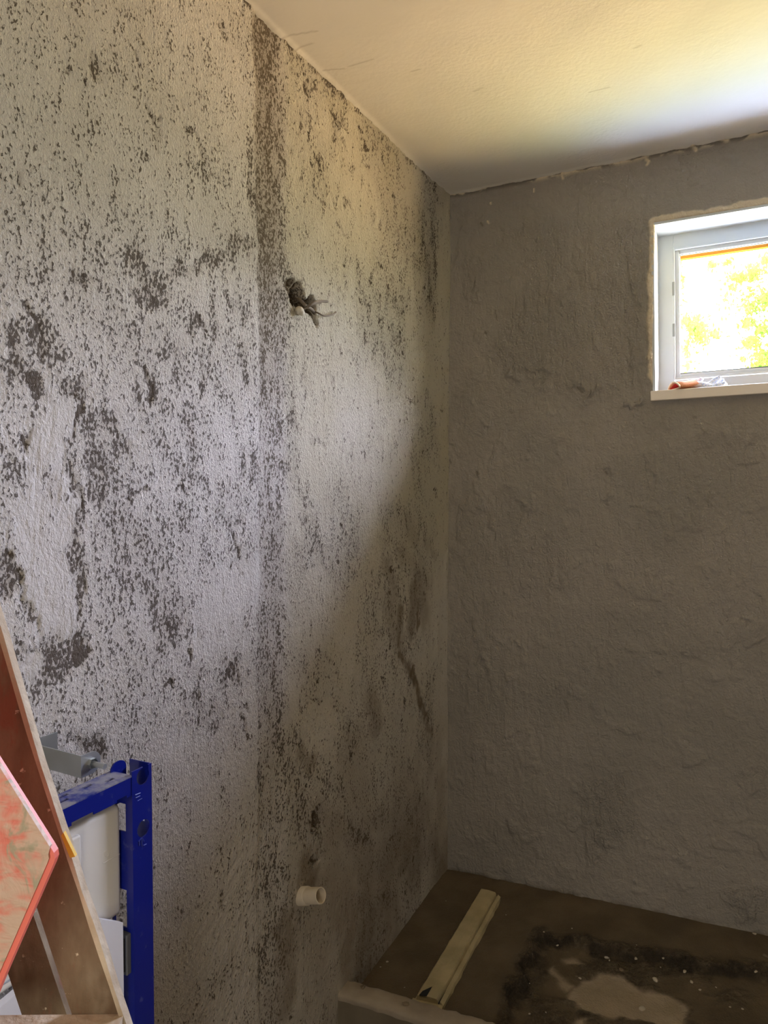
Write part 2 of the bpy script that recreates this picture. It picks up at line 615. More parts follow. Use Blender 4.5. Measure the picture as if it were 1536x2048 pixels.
smooth = 0.05 * right + 0.35 * left * sstep(1.85, 2.1, V)
smooth = np.maximum(smooth, right * (0.05 + 0.65 * sstep(0.42, 0.60, fbm(U * 6, V * 3.0, 83, 3))))
P_SM = [
    [(45, 900), (110, 790), (160, 800), (130, 900), (150, 1010), (140, 1090), (170, 1290), (110, 1290), (40, 1180), (20, 1050), (35, 960)],
    [(400, 1180), (430, 1120), (520, 1110), (530, 1200), (480, 1240), (500, 1290), (440, 1330), (390, 1290), (380, 1230)],
    [(40, 1290), (90, 1300), (100, 1350), (40, 1380)],
    [(300, 1480), (380, 1470), (500, 1490), (505, 1560), (400, 1600), (310, 1560)],
    [(560, 1180), (640, 1120), (700, 1200), (690, 1290), (600, 1290)],
    [(440, 1840), (540, 1790), (520, 1880), (380, 1980), (320, 1990)],
]
edges = 0.0 * U
for k, poly in enumerate(P_SM):
    dd = polydist(ragu, ragv, [W(*p) for p in poly])
    smooth = np.maximum(smooth, (1.0 if k in (0, 2) else 0.75) * (1 - sstep(-0.012, 0.012, dd)))
    if k in (0, 2):
        edges = np.maximum(edges, 1 - sstep(0.002, 0.009, np.abs(dd)))
smooth = np.maximum(smooth, left * sstep(1.15, 0.85, V) * (0.4 + 0.4 * fbm(U * 9, V * 9, 77)))
corner = sstep(on_x(868, 900).y, on_x(876, 900).y, wu)
smooth = np.maximum(smooth, corner * 0.8)
dark = np.maximum(dark, edges * 0.8 * sstep(0.45, 0.6, fbm(U * 12, V * 6, 91)))
dark = dark * (1 - 0.5 * smooth * (1 - edges)) + 0

stain_tone = 0.52 * band_str
S = [(640, 1830, 690, 2040, .15, .45), (835, 1150, 850, 1230, .05, .5), (830, 1180, 825, 1260, .035, .7), (800, 1215, 796, 1280, .025, .85), (800, 1300, 825, 1340, .016, .9), (825, 1340, 850, 1430, .018, 1),
     (850, 1430, 862, 1470, .02, .7), (832, 1160, 838, 1250, .015, .9), (780, 1200, 800, 1290, .05, .4), (740, 1400, 755, 1450, .04, .5),
     (800, 1100, 860, 1170, .03, .3), (850, 1080, 868, 1110, .02, .3), (845, 1560, 850, 1600, .012, .5), (610, 1730, 625, 1770, .04, .8),
     (640, 1640, 700, 1700, .06, .5), (610, 1800, 560, 2000, .07, .42), (575, 1850, 575, 2000, .05, .7), (700, 1500, 720, 1600, .08, .3),
     (630, 1640, 640, 1660, .02, .5), (640, 1700, 760, 1640, .05, .45), (880, 1560, 880, 1750, .05, .4), (770, 1620, 800, 1900, .08, .25), (640, 1760, 700, 1980, .09, .2),
     (810, 1680, 830, 1720, .03, .3), (815, 1040, 830, 1080, .03, .3), (775, 1130, 790, 1180, .03, .45), (605, 1510, 625, 1530, .02, .5)]
for a, b, c, d, r, s in S:
    stain_tone = np.maximum(stain_tone, s * capsule(ragu, ragv, W(a, b), W(c, d), r, 0.7))
stain_tone = np.maximum(stain_tone, 0.75 * sstep(0.85, 0.1, V) * (0.3 + 0.7 * right) * sstep(0.25, 0.6, fbm(U * 5, V * 3, 113)))  # broad brown tone, stronger towards the bottom and right of the chase
olive = right * (0.45 + 0.55 * sstep(0.9, 1.5, V)) * 0.95 * (0.5 + 0.7 * fbm(U * 4, V * 3, 101))

hgt = 0.010 * (fbm(U * 2.2, V * 1.7, 121, 3) - 0.5) + 0.0028 * (fbm(U * 55, V * 30, 131, 3) - 0.5) * (1.25 - smooth)
hgt += -0.0035 * dark * (0.6 + 0.8 * vn(U * 110, V * 60, 141))
hgt += 0.0035 * left * sstep(1.0, 1.3, V) + 0.002 * smooth * (1 - right)
hgt += -0.004 * band
hgt += 0.0018 * 2.4 * (fbm((V - U * 0.55) * 60, (U + V * 0.55) * 8, 151, 2) - 0.5) * left * sstep(1.2, 0.8, V)
# vertical guide line in the chase and the arc scratch
for (a, b, c, d, r, s) in [(548, 560, 545, 820, .0022, .003), (545, 1380, 540, 1750, .0022, .0015), (798, 1400, 798, 1540, .002, .002), (798, 1540, 780, 1590, .002, .002),
                           (108, 800, 75, 880, .0014, -.0012), (75, 880, 62, 1080, .0014, -.0012), (62, 1080, 55, 1190, .0014, -.001), (60, 345, 110, 318, .003, .002)]:
    hgt += s * capsule(U, V, W(a, b), W(c, d), r, 0.5)
# holes: broken-out socket hole with wires, oval hole, drip hole, round pipe socket
HOLES = [(586, 572, 600, 592, .022, -.024), (600, 594, 624, 622, .024, -.038), (560, 570, 575, 580, .012, .006),
         (636, 1632, 632, 1655, .016, -.02), (620, 1721, 632, 1724, .008, -.014), (560, 560, 590, 590, .02, -.004)]
for (a, b, c, d, r, s) in HOLES:
    k = capsule(ragu, ragv, W(a, b), W(c, d), r, 0.45)
    hgt += s * k * (0.55 + 0.9 * fbm(U * 60, V * 60, 163, 3))
    if s < -0.01:  # deep holes darkened inside, recess shade put into the colour
        dark = np.maximum(dark, 0.95 * k)
        stain_tone = np.maximum(stain_tone, 0.75 * k)
hgt += corner * 0.004 + 0.004 * sstep(on_x(884, 900).y, on_x(893, 900).y, U)
hgt = np.where(U < -2.1, 0.0, hgt)
# ragged meeting with the ceiling
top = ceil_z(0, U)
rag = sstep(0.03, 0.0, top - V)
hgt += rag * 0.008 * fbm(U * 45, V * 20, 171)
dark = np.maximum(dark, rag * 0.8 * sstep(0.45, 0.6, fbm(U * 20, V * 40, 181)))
pos = np.stack([hgt, U, V], -1)
me = grid_mesh('wall_left', ys, zs, pos, None, dict(dark=dark, smooth=np.clip(smooth, 0, 1), stain_tone=stain_tone, olive=np.clip(olive, 0, 1)))
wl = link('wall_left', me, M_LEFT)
tag(wl, 'left wall of scraped roughcast plaster with a vertical filled chase', None, None, 'structure')

# ---- back wall with the window opening (v = height along the tilted courses)
WX0 = on_y(1308, 600).x
WX1 = WX0 + 0.86
WZ1 = on_y(1308, 446).z - TILT * WX0
WZ0 = on_y(1304, 783).z - TILT * WX0
print('window', WX0, WX1, WZ0, WZ1)
xs = np.unique(np.concatenate([np.linspace(-0.02, WX0, 200), np.linspace(WX0, 1.2, 110), np.linspace(1.2, WX1, 60), np.linspace(WX1, XR, 20)]))
vs = np.unique(np.concatenate([np.linspace(-0.32, WZ0, 520), np.linspace(WZ0, WZ1, 150), np.linspace(WZ1, CEIL + 0.05, 90)]))
U, V = np.meshgrid(xs, vs, indexing='ij')
Z = V + TILT * U
cx = (xs[:-1] + xs[1:]) / 2
cv = (vs[:-1] + vs[1:]) / 2
CX, CV = np.meshgrid(cx, cv, indexing='ij')
keep = ~((CX > WX0) & (CX < WX1) & (CV > WZ0) & (CV < WZ1))


def B(px, py):
    p = on_y(px, py)
    return (p.x, p.z - TILT * p.x)


ragu = U + 0.04 * (fbm(U * 35, V * 30, 213) - 0.5)
ragv = V + 0.05 * (fbm(U * 30, V * 25, 219) - 0.5)
rough = 0.25 + 0.0 * U
RG = [([(1000, 450), (1290, 430), (1300, 760), (1180, 800), (1010, 740), (980, 700), (1060, 560), (1060, 500)], .9),
      ([(910, 1000), (1536, 820), (1536, 1250), (1000, 1500), (905, 1350)], .45),
      ([(930, 520), (970, 520), (970, 600), (930, 600)], .8), ([(1160, 1560), (1260, 1540), (1280, 1650), (1180, 1720)], .9),
      ([(1450, 1780), (1536, 1770), (1536, 1850), (1480, 1840)], 1.0), ([(1000, 1100), (1150, 1040), (1160, 1180), (1030, 1200)], .8)]
for poly, s in RG:
    rough = np.maximum(rough, s * (1 - sstep(-0.03, 0.04, polydist(ragu, ragv, [B(*p) for p in poly]))))
darkb = 0.0 * U
pale = 0.0 * U
h = 0.006 * (fbm(U * 3, V * 2.4, 221, 3) - 0.5)
h += -0.0045 * (fbm(U * 42, V * 13, 231, 3) - 0.5) * rough * 2.8
h += -0.0055 * (fbm(U * 22, V * 20, 241, 4) - 0.5)
flk = sstep(0.64, 0.72, fbm(U * 16, V * 14, 251, 3))
h += -0.0045 * flk
for a, b, c, d, r, s in [(1020, 740, 1105, 742, .010, -.005), (1155, 770, 1180, 785, .008, -.006), (1180, 785, 1200, 775, .006, -.004), (1258, 815, 1282, 800, .008, -.009),
                         (1020, 750, 1040, 760, .012, -.006), (968, 842, 982, 846, .005, -.006), (1030, 990, 1055, 1005, .006, -.005), (955, 945, 960, 950, .006, -.006),
                         (1205, 945, 1215, 948, .006, .005), (1210, 1000, 1225, 990, .010, -.004), (1010, 970, 1040, 985, .01, -.004), (1250, 465, 1300, 450, .004, -.003),
                         (1463, 812, 1464, 832, .003, -.003), (1240, 1160, 1245, 1165, .01, -.004), (1480, 1240, 1500, 1245, .005, .006), (980, 560, 1010, 560, .01, -.003),
                         (930, 1190, 1000, 1400, .012, -.002), (1100, 700, 1110, 620, .006, -.002)]:
    k = capsule(ragu, ragv, B(a, b), B(c, d), r, 0.6)
    h += 1.4 * s * k
for a, b, c, d, r in [(1211, 944, 1213, 947, .004), (953, 944, 957, 948, .005), (970, 665, 972, 667, .004), (1155, 775, 1165, 785, .003), (990, 620, 994, 640, .002),
                      (900, 920, 903, 926, .003), (962, 446, 966, 452, .003)]:
    darkb = np.maximum(darkb, 0.8 * capsule(U, V, B(a, b), B(c, d), r, 0.6))
# soft skim of the corner and of the foot of the wall
near = sstep(0.06, 0.0, U)
h += -0.006 * near
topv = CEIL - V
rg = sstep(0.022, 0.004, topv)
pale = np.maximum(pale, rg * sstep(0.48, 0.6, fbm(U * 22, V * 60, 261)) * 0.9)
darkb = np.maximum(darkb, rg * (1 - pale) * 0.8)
h += -0.006 * rg * fbm(U * 50, V * 40, 271)
for a, b, c, d, r in [(1124, 345, 1126, 358, .004), (1292, 318, 1298, 324, .005), (1298, 324, 1294, 330, .004), (1385, 293, 1392, 300, .006), (981, 406, 982, 408, .003),
                      (1068, 378, 1068, 384, .003), (976, 443, 978, 447, .003)]:
    k = capsule(U, V, B(a, b), B(c, d), r, 0.4)
    pale = np.maximum(pale, k)
    h += -0.006 * k
foot = V - (FLOOR_TILT - TILT) * U
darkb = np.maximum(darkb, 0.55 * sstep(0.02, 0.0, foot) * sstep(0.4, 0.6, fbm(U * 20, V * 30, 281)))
# broken rim round the window
dw = polydist(U, V, [(WX0, WZ0), (WX1, WZ0), (WX1, WZ1), (WX0, WZ1)])
rim = sstep(0.023, 0.014, dw + 0.018 * (fbm(U * 40, V * 30, 291) - 0.5) + 0.02 * sstep(WZ0 + 0.1, WZ0 - 0.02, V))
pale = np.maximum(pale, rim * 0.85)
h += -0.003 * rim - 0.010 * rim * (fbm(U * 90, V * 80, 301) - 0.3)
h = np.where(np.abs(dw) < 0.0015, 0, h)
pos = np.stack([U, h, Z], -1)
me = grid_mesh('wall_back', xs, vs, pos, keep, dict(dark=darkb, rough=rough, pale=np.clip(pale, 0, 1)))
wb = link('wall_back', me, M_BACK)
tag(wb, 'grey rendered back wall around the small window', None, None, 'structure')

# ---- ceiling
xs = np.linspace(-0.03, XR, 420)
yy = np.concatenate([np.linspace(YR, -2.0, 30), np.linspace(-1.99, 0.03, 380)])
U, V = np.meshgrid(xs, yy, indexing='ij')
Z = ceil_z(U, V) + 0.004 * (fbm(U * 2.5, V * 2.5, 311, 3) - 0.5)
edge = np.maximum(sstep(0.02, 0.004, U), sstep(-0.02, -0.004, V))
Z += -0.007 * edge * fbm(U * 40, V * 40, 321)
crack = 0 * U
CR = [(563, 60, 634, 50), (590, 85, 625, 74), (650, 130, 690, 128), (700, 124, 745, 110), (948, 182, 967, 174), (1270, 100, 1282, 96), (825, 138, 840, 134), (1180, 188, 1220, 178)]
for a, b, c, d in CR:
    p, q = on_z(a, b, CEIL), on_z(c, d, CEIL)
    crack = np.maximum(crack, 0.35 * capsule(U, V, (p.x, p.y), (q.x, q.y), 0.003, 0.5))
me = grid_mesh('ceiling', xs, yy, np.stack([U, V, Z], -1), None, dict(crack=crack))
tag(link('ceiling', me, M_CEIL), 'off-white plastered ceiling with hairline scratches', None, None, 'structure')

# ---- shower platform (upper floor), kerb and main floor
kb = on_x(698, 1958)                                    # kerb back top edge at the wall
kf = on_x(677, 1985)                                    # kerb front top edge at the wall
KY0, KY1 = kf.y, kb.y
KZ = (kb.z + kf.z) / 2
print('kerb', kb, kf, 'floor there', floor_z(0, KY1))
GF = -0.24                                              # main floor level
xs = np.concatenate([np.linspace(-0.02, 1.25, 420), np.linspace(1.27, XR, 20)])
yy = np.linspace(KY0 + 0.01, 0.02, 300)
U, V = np.meshgrid(xs, yy, indexing='ij')
Z = floor_z(U, V)


def G(px, py):
    p = on_z(px, py, 0.0)
    for _ in range(4):
        p = on_z(px, py, float(floor_z(p.x, p.y)))
    return (p.x, p.y)


ragu = U + 0.09 * (fbm(U * 16, V * 16, 413) - 0.5)
ragv = V + 0.09 * (fbm(U * 16, V * 16, 419) - 0.5)
dug = polydist(ragu, ragv, [G(*p) for p in [(1075, 1868), (1150, 1878), (1210, 1890), (1290, 1897), (1350, 1912), (1420, 1930), (1536, 1938), (1700, 1980), (1700, 2400), (900, 2400), (1010, 2040), (1040, 1950), (1060, 1900)]])
inside = 1 - sstep(-0.03, 0.004, dug)
clean = 0 * U
for poly, s in [([(1140, 1965), (1190, 1930), (1235, 1935), (1270, 1955), (1290, 1968), (1350, 1978), (1375, 2000), (1380, 2048), (1400, 2100), (1130, 2100), (1150, 2030), (1180, 2010), (1130, 1985)], 1),
                ([(1125, 1905), (1150, 1902), (1168, 1918), (1135, 1916)], .9), ([(1095, 1925), (1108, 1918), (1120, 1945), (1150, 1955), (1130, 1965), (1105, 1940)], .9)]:
    dd = polydist(U + 0.035 * (fbm(U * 25, V * 25, 423) - 0.5), V + 0.035 * (fbm(U * 25, V * 25, 429) - 0.5), [G(*p) for p in poly])
    clean = np.maximum(clean, s * (1 - sstep(-0.012, 0.012, dd)))
mud = 1 - sstep(-0.004, 0.02, polydist(ragu, ragv, [G(*p) for p in [(1185, 2012), (1240, 2022), (1290, 2025), (1320, 2048), (1290, 2100), (1180, 2100)]]))
clean = clean * (1 - 0.85 * mud)
Z += -0.030 * inside + 0.010 * inside * fbm(U * 18, V * 18, 431, 3) * (1 - clean) + 0.003 * clean
Z += 0.004 * (fbm(U * 12, V * 12, 441, 3) - 0.5)
lip = np.exp(-(dug / 0.022) ** 2)
rubble = np.clip(lip + 0.8 * inside * (1 - clean) * sstep(0.4, 0.6, fbm(U * 9, V * 9, 451)), 0, 1)
Z += 0.022 * (fbm(U * 45, V * 45, 461, 3) - 0.45) * rubble
dk = np.clip(np.exp(-((dug + 0.018) / 0.024) ** 2) * sstep(0.25, 0.5, fbm(U * 12, V * 12, 471)) + 0.5 * mud + 0.35 * rubble * sstep(.45, .55, fbm(U * 30, V * 30, 481)), 0, 1)
me = grid_mesh('floor', xs, yy, np.stack([U, V, Z], -1), None, dict(clean=np.clip(clean, 0, 1), dark=dk * (1 - clean), rubble=rubble))
tag(link('floor', me, M_FLOOR), 'damp brown screed floor of the shower area with a dug-out hollow', None, None, 'structure')

n = N('kerb_front_shade', 0.8)  # front face of the kerb darkened: its shade is put into the colour
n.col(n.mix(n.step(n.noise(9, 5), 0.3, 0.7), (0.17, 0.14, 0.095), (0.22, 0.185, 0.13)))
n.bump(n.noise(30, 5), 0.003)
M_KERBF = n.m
# kerb: a long mortar block, slightly ragged
bm = bmesh.new()
nx = 150
prof = [(KY0, GF), (KY0 - 0.001, KZ - 0.022), (KY0 - 0.004, KZ - 0.010), (KY0 + 0.003, KZ - 0.002), (KY0 + 0.02, KZ), (KY1 - 0.006, KZ), (KY1, KZ - 0.004), (KY1 + 0.002, -0.1)]
rows = []
for i in range(nx + 1):
    x = -0.01 + (XR + 0.01) * i / nx
    row = []
    for k, (y, z) in enumerate(prof):
        j = 0.005 * (random.random() - 0.5) if 0 < k < 7 else 0
        row.append(bm.verts.new((x, y + j, (z + FLOOR_TILT * x if k else z) + (0.6 * j if k > 1 else 0))))
    rows.append(row)
for i in range(nx):
    for k in range(len(prof) - 1):
        bm.faces.new((rows[i][k], rows[i][k + 1], rows[i + 1][k + 1], rows[i + 1][k]))
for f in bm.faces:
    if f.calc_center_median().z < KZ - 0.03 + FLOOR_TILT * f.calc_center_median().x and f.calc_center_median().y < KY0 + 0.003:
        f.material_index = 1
tag(obj('trim_1', bm, M_KERB, None, True), 'pale mortar kerb along the front edge of the raised shower floor', None, None, 'structure')

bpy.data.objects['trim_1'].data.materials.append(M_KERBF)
bm = bmesh.new()
box(bm, (-0.02, YR, GF - 0.05), (XR, KY1, GF))
tag(obj('floor_lower', bm, M_SUBFLOOR), 'lower concrete floor in front of the kerb', None, None, 'structure')
# rest of the room: right wall and rear wall with its doorway
bm = bmesh.new()
box(bm, (XR, YR, -0.3), (XR + 0.1, 0.2, CEIL + 0.3))
tag(obj('wall_right', bm, M_ROOM), 'plastered right wall outside the view', None, None, 'structure')
bm = bmesh.new()
box(bm, (-0.1, YR - 0.1, -0.3), (0.9, YR, CEIL + 0.3))
box(bm, (1.8, YR - 0.1, -0.3), (XR + 0.1, YR, CEIL + 0.3))
box(bm, (0.9, YR - 0.1, 2.05), (1.8, YR, CEIL + 0.3))
tag(obj('wall_rear', bm, M_ROOM), 'plastered rear wall with the doorway behind the camera', None, None, 'structure')
bm = bmesh.new()                                         # enclosure added outside the doorway to block sky light
box(bm, (0.3, YR - 1.3, -0.3), (0.4, YR - 0.1, CEIL))
box(bm, (2.2, YR - 1.3, -0.3), (2.3, YR - 0.1, CEIL))
box(bm, (0.3, YR - 1.4, -0.3), (2.3, YR - 1.3, CEIL))
box(bm, (0.3, YR - 1.4, CEIL), (2.3, YR - 0.1, CEIL + .1))
box(bm, (0.3, YR - 1.4, -0.4), (2.3, YR - 0.1, -0.24))
tag(obj('wall_sky_block', bm, M_ROOM), 'added unseen corridor walls blocking sky light beyond the doorway behind the camera', None, None, 'structure')

# ---------------------------------------------------------------- window
ang = math.atan(TILT)
WD = 0.135                                               # depth of the reveal
WW, WH = WX1 - WX0, WZ1 - WZ0
win = empty('window_1', (WX0, 0, WZ0 + TILT * WX0), 'white plastic window in a white lined reveal in the back wall', None, None, 'structure')
win.rotation_euler = (0, -ang, 0)


def frame_ring(bm, x0, z0, x1, z1, w, y0, y1, bevel=0.002):
    for a, b in (((x0, y0, z0), (x0 + w, y1, z1)), ((x1 - w, y0, z0), (x1, y1, z1)),
                 ((x0 + w, y0, z0), (x1 - w, y1, z0 + w)), ((x0 + w, y0, z1 - w), (x1 - w, y1, z1))):
        box(bm, a, b, bevel)


bm = bmesh.new()                                         # lining boards of the reveal
box(bm, (0.0, -0.004, 0), (0.008, WD + .03, WH))
box(bm, (WW - 0.008, -0.004, 0), (WW, WD + .03, WH))
box(bm, (0.008, -0.004, WH - 0.008), (WW - 0.008, WD + .03, WH))
obj('window_reveal', bm, M_PVC, win, local=True)
bm = bmesh.new()                                         # masonry round the opening, outside
box(bm, (-WX0 - 0.1, 0.012, -2.1), (-0.001, 0.25, WH + 0.30))
box(bm, (WW + 0.001, 0.012, -2.1), (WW + 1.5, 0.25, WH + 0.30))
box(bm, (-0.001, 0.012, -2.1), (WW + 0.001, 0.25, -0.034))
box(bm, (-0.001, 0.012, WH + 0.001), (WW + 0.001, 0.25, WH + 0.30))
obj('masonry', bm, M_ROOM, win, local=True)
FW, SW = 0.052, 0.022
bm = bmesh.new()
frame_ring(bm, 0.006, -0.002, WW - 0.006, WH - 0.006, FW, WD, WD + 0.03)
obj('window_frame', bm, M_PVC, win, local=True)
bm = bmesh.new()
a = 0.006 + FW
frame_ring(bm, a - 0.002, a - 0.006, WW - a + 0.002, WH - a + 0.002, 0.007, WD - 0.006, WD + 0.021, 0.002)
frame_ring(bm, a + 0.004, a - 0.002, WW - a - 0.004, WH - a - 0.004, SW - 0.006, WD + 0.004, WD + 0.021, 0.003)
obj('window_sash', bm, M_PVC, win, local=True)
M_SEAL = plain('grey_gasket', (0.16, 0.18, 0.2), 0.6)
bm = bmesh.new()
g = a + SW - 0.004
frame_ring(bm, g, g - 0.004, WW - g, WH - g, 0.004, WD + 0.010, WD + 0.016, 0)
obj('gasket', bm, M_SEAL, win, local=True)
mg = bpy.data.materials.new('clear_glass')
mg.use_nodes = True
t = mg.node_tree
t.nodes.clear()
tr = t.nodes.new('ShaderNodeBsdfTransparent')
tr.inputs[0].default_value = (0.97, 0.985, 0.975, 1)
gl = t.nodes.new('ShaderNodeBsdfGlossy')
gl.inputs['Roughness'].default_value = 0.02
mx = t.nodes.new('ShaderNodeMixShader')
mx.inputs[0].default_value = 0.05
ou = t.nodes.new('ShaderNodeOutputMaterial')
t.links.new(tr.outputs[0], mx.inputs[1])
t.links.new(gl.outputs[0], mx.inputs[2])
t.links.new(mx.outputs[0], ou.inputs[0])
bm = bmesh.new()
box(bm, (g + .001, WD + 0.016, g), (WW - g - .001, WD + 0.020, WH - g))
obj('glass_pane', bm, mg, win, local=True)
M_HINGE = plain('grey_hinge_cover', (0.26, 0.28, 0.28), 0.45)
for (pa, pb) in ((565, 592), (648, 674)):
    za = on_y(1347, pb, WD).z - win.location.z - TILT * 0.06
    zb = on_y(1347, pa, WD).z - win.location.z - TILT * 0.06
    bm = bmesh.new()
    box(bm, (a - 0.004, WD - 0.011, za), (a + 0.005, WD - 0.0062, zb), 0.001)
    obj('hinge_cover', bm, M_HINGE, win, local=True)
bm = bmesh.new()
box(bm, (-0.006, -0.022, -0.034), (WW + 0.006, WD + 0.004, -0.0005), 0.003)
tag(obj('window_sill', bm, M_SILL, win, local=True), 'cream sill board')
# daylight portal in the opening (samples the sky outside, adds no light of its own)
area('window_portal', (WX0 + WW / 2, WD + 0.30, WZ0 + WH / 2 + TILT * 1.2), (math.radians(-90), 0, 0), WW + .1, WH + .1, 1, (1, 1, 1), True)

# eaves board outside, above the window
M_EAVE = plain('ochre_painted_wood', (0.15, 0.075, 0.012), 0.9, 0, 0.12, 0.002, 40)
M_EAVE.node_tree.nodes['Principled BSDF'].inputs['Specular IOR Level'].default_value = 0.0
bm = bmesh.new()
EY = 0.70
b2 = on_y(1536, 493, EY)
b1 = on_y(1362, 518, EY)
sl = (b2.z - b1.z) / (b2.x - b1.x)
pts = [Vector((b1.x - 1.6, EY, b1.z - sl * 1.6)), Vector((b1.x + 2.2, EY, b1.z + sl * 2.2))]
prism(bm, [pts[0], pts[1], pts[1] + Vector((0, 0, 0.16)), pts[0] + Vector((0, 0, 0.16))], (0, 0.03, 0))
prism(bm, [pts[0] + Vector((0, 0, .10)), pts[1] + Vector((0, 0, .10)), Vector((pts[1].x, .2, pts[1].z + .18)), Vector((pts[0].x, .2, pts[0].z + .18))], (0, 0, .03))
ev = tag(obj('trim_2', bm, M_EAVE), 'ochre wooden eaves board seen outside along the top of the window', None, None, 'structure')

# ---------------------------------------------------------------- work glove on the sill
gl_base = on_y(1395, 781, 0.03)
SZ = (win.location.z + TILT * (gl_base.x - WX0))
glove = empty('work_glove', (gl_base.x, 0.03, SZ), 'pale blue and orange knitted work glove with a red cuff lying on the window sill', 'glove')


def GP(px, py, y):
    p = on_y(px, py, y)
    p.z = max(p.z, SZ + TILT * (p.x - gl_base.x) + 0.003)
    return p


n = N('knitted_glove', 0.9)
mp = n.t.nodes.new('ShaderNodeSeparateXYZ')
n.t.links.new(n.co, mp.inputs[0])
f1 = n.step(mp.outputs['X'], GP(1375, 770, .03).x, GP(1410, 770, .03).x)
n.col(n.mix(f1, (0.85, 0.42, 0.20), n.mix(n.step(n.vor(130), 0.2, 0.5), (0.40, 0.52, 0.80), (0.72, 0.76, 0.84))))
n.bump(n.vor(220), 0.002)
M_GLOVE = n.m
M_CUFF = plain('red_knit_cuff', (0.75, 0.06, 0.05), 0.9, 0, 0.1, 0.002, 200)
M_ORANGE = plain('orange_knit', (0.70, 0.30, 0.14), 0.9, 0, 0.1, 0.002, 200)
M_HEM = plain('beige_hem', (0.75, 0.60, 0.38), 0.9)
bm = bmesh.new()


def blob(pts, rad, sq=0.6):
    tube(bm, bezier([GP(*p) for p in pts], 5), list(np.interp(np.linspace(0, 1, 5 * (len(pts) - 1) + 1), np.linspace(0, 1, len(rad)), rad)), 14, True, sq)


blob([(1360, 775, .03), (1385, 770, .035), (1410, 772, .04), (1428, 774, .04)], [.030, .030, .030, .022], 0.42)
blob([(1415, 775, .03), (1435, 772, .02), (1452, 766, .01)], [.012, .010, .008], 0.8)
blob([(1412, 775, .05), (1436, 770, .05), (1455, 770, .045)], [.012, .010, .008], 0.8)
blob([(1410, 772, .06), (1430, 764, .06), (1449, 760, .06)], [.012, .011, .008], 0.8)
blob([(1418, 772, .045), (1430, 762, .045), (1441, 754, .045)], [.013, .013, .009], 0.9)
blob([(1388, 770, .06), (1398, 764, .06), (1404, 756, .055)], [.013, .010, .008], 0.9)
hand = obj('hand', bm, M_GLOVE, glove, True)
modify(hand, ('REMESH', dict(mode='VOXEL', voxel_size=0.0022)), ('SMOOTH', dict(iterations=4)))
for p in hand.data.polygons:
    p.use_smooth = True
# cuff: a flattened open tube with a thick lip
bm = bmesh.new()
c0, c1 = GP(1388, 770, .034), GP(1356, 776, .004)
ax = (c1 - c0).normalized()
side = Vector((0, 1, 0))
side = (side - ax * side.dot(ax)).normalized()
upv = side.cross(ax)
if upv.z < 0:
    upv = -upv
rings = []
for (s, r, hh) in ((0, .029, .012), (.6, .033, .0135), (1, .036, .0155), (1.02, .034, .0135), (.95, .031, .010), (.2, .024, .006)):
    ring = []
    for k in range(28):
        th = 2 * math.pi * k / 28
        wav = 1 + 0.10 * math.sin(2 * th + 0.6)
        sag = -0.006 * (math.cos(th) ** 2) + 0.006
        p = c0 + (c1 - c0) * s * 1.25 + side * r * math.cos(th) * wav + upv * (hh * math.sin(th) + sag)
        p.z = max(p.z, SZ + TILT * (p.x - gl_base.x) + 0.0015)
        ring.append(bm.verts.new(p))
    rings.append(ring)
for i in range(len(rings) - 1):
    for k in range(28):
        bm.faces.new((rings[i][k], rings[i][(k + 1) % 28], rings[i + 1][(k + 1) % 28], rings[i + 1][k]))
cuff_pts = [v.co.copy() for v in rings[2]]
lining_pts = [v.co.copy() for v in rings[3]]
tag(obj('cuff', bm, M_ORANGE, glove, True), 'orange cuff')
bm = bmesh.new()
ring = [bm.verts.new(c0.lerp(c1, .95) + (p - c1) * 0.88) for p in lining_pts]
cen = bm.verts.new(c0.lerp(c1, .35))
for k in range(28):
    bm.faces.new((ring[k], ring[(k + 1) % 28], cen))
tag(obj('lining', bm, M_CUFF, glove, True), 'red inside of the cuff')
bm = bmesh.new()
tube(bm, cuff_pts + [cuff_pts[0]], 0.0028, 6, False)
obj('hem', bm, M_HEM, glove, True)

# ---------------------------------------------------------------- garden trees beyond the window
n = N('sunlit_leaves', 0.6)
n.t.nodes.remove(n.b)
df = n.t.nodes.new('ShaderNodeBsdfDiffuse')
tl = n.t.nodes.new('ShaderNodeBsdfTranslucent')
mx = n.t.nodes.new('ShaderNodeMixShader')
c = n.mix(n.step(n.noise(3, 2), 0.35, 0.65), (0.045, 0.105, 0.010), (0.095, 0.15, 0.022))
n.put(df.inputs[0], c)
n.put(tl.inputs[0], c)
mx.inputs[0].default_value = 0.5
n.t.links.new(df.outputs[0], mx.inputs[1])
n.t.links.new(tl.outputs[0], mx.inputs[2])
n.t.links.new(mx.outputs[0], [x for x in n.t.nodes if x.type == 'OUTPUT_MATERIAL'][0].inputs[0])
M_LEAF = n.m
M_BARK = plain('grey_bark', (0.20, 0.17, 0.12), 0.9, 0, 0.2)


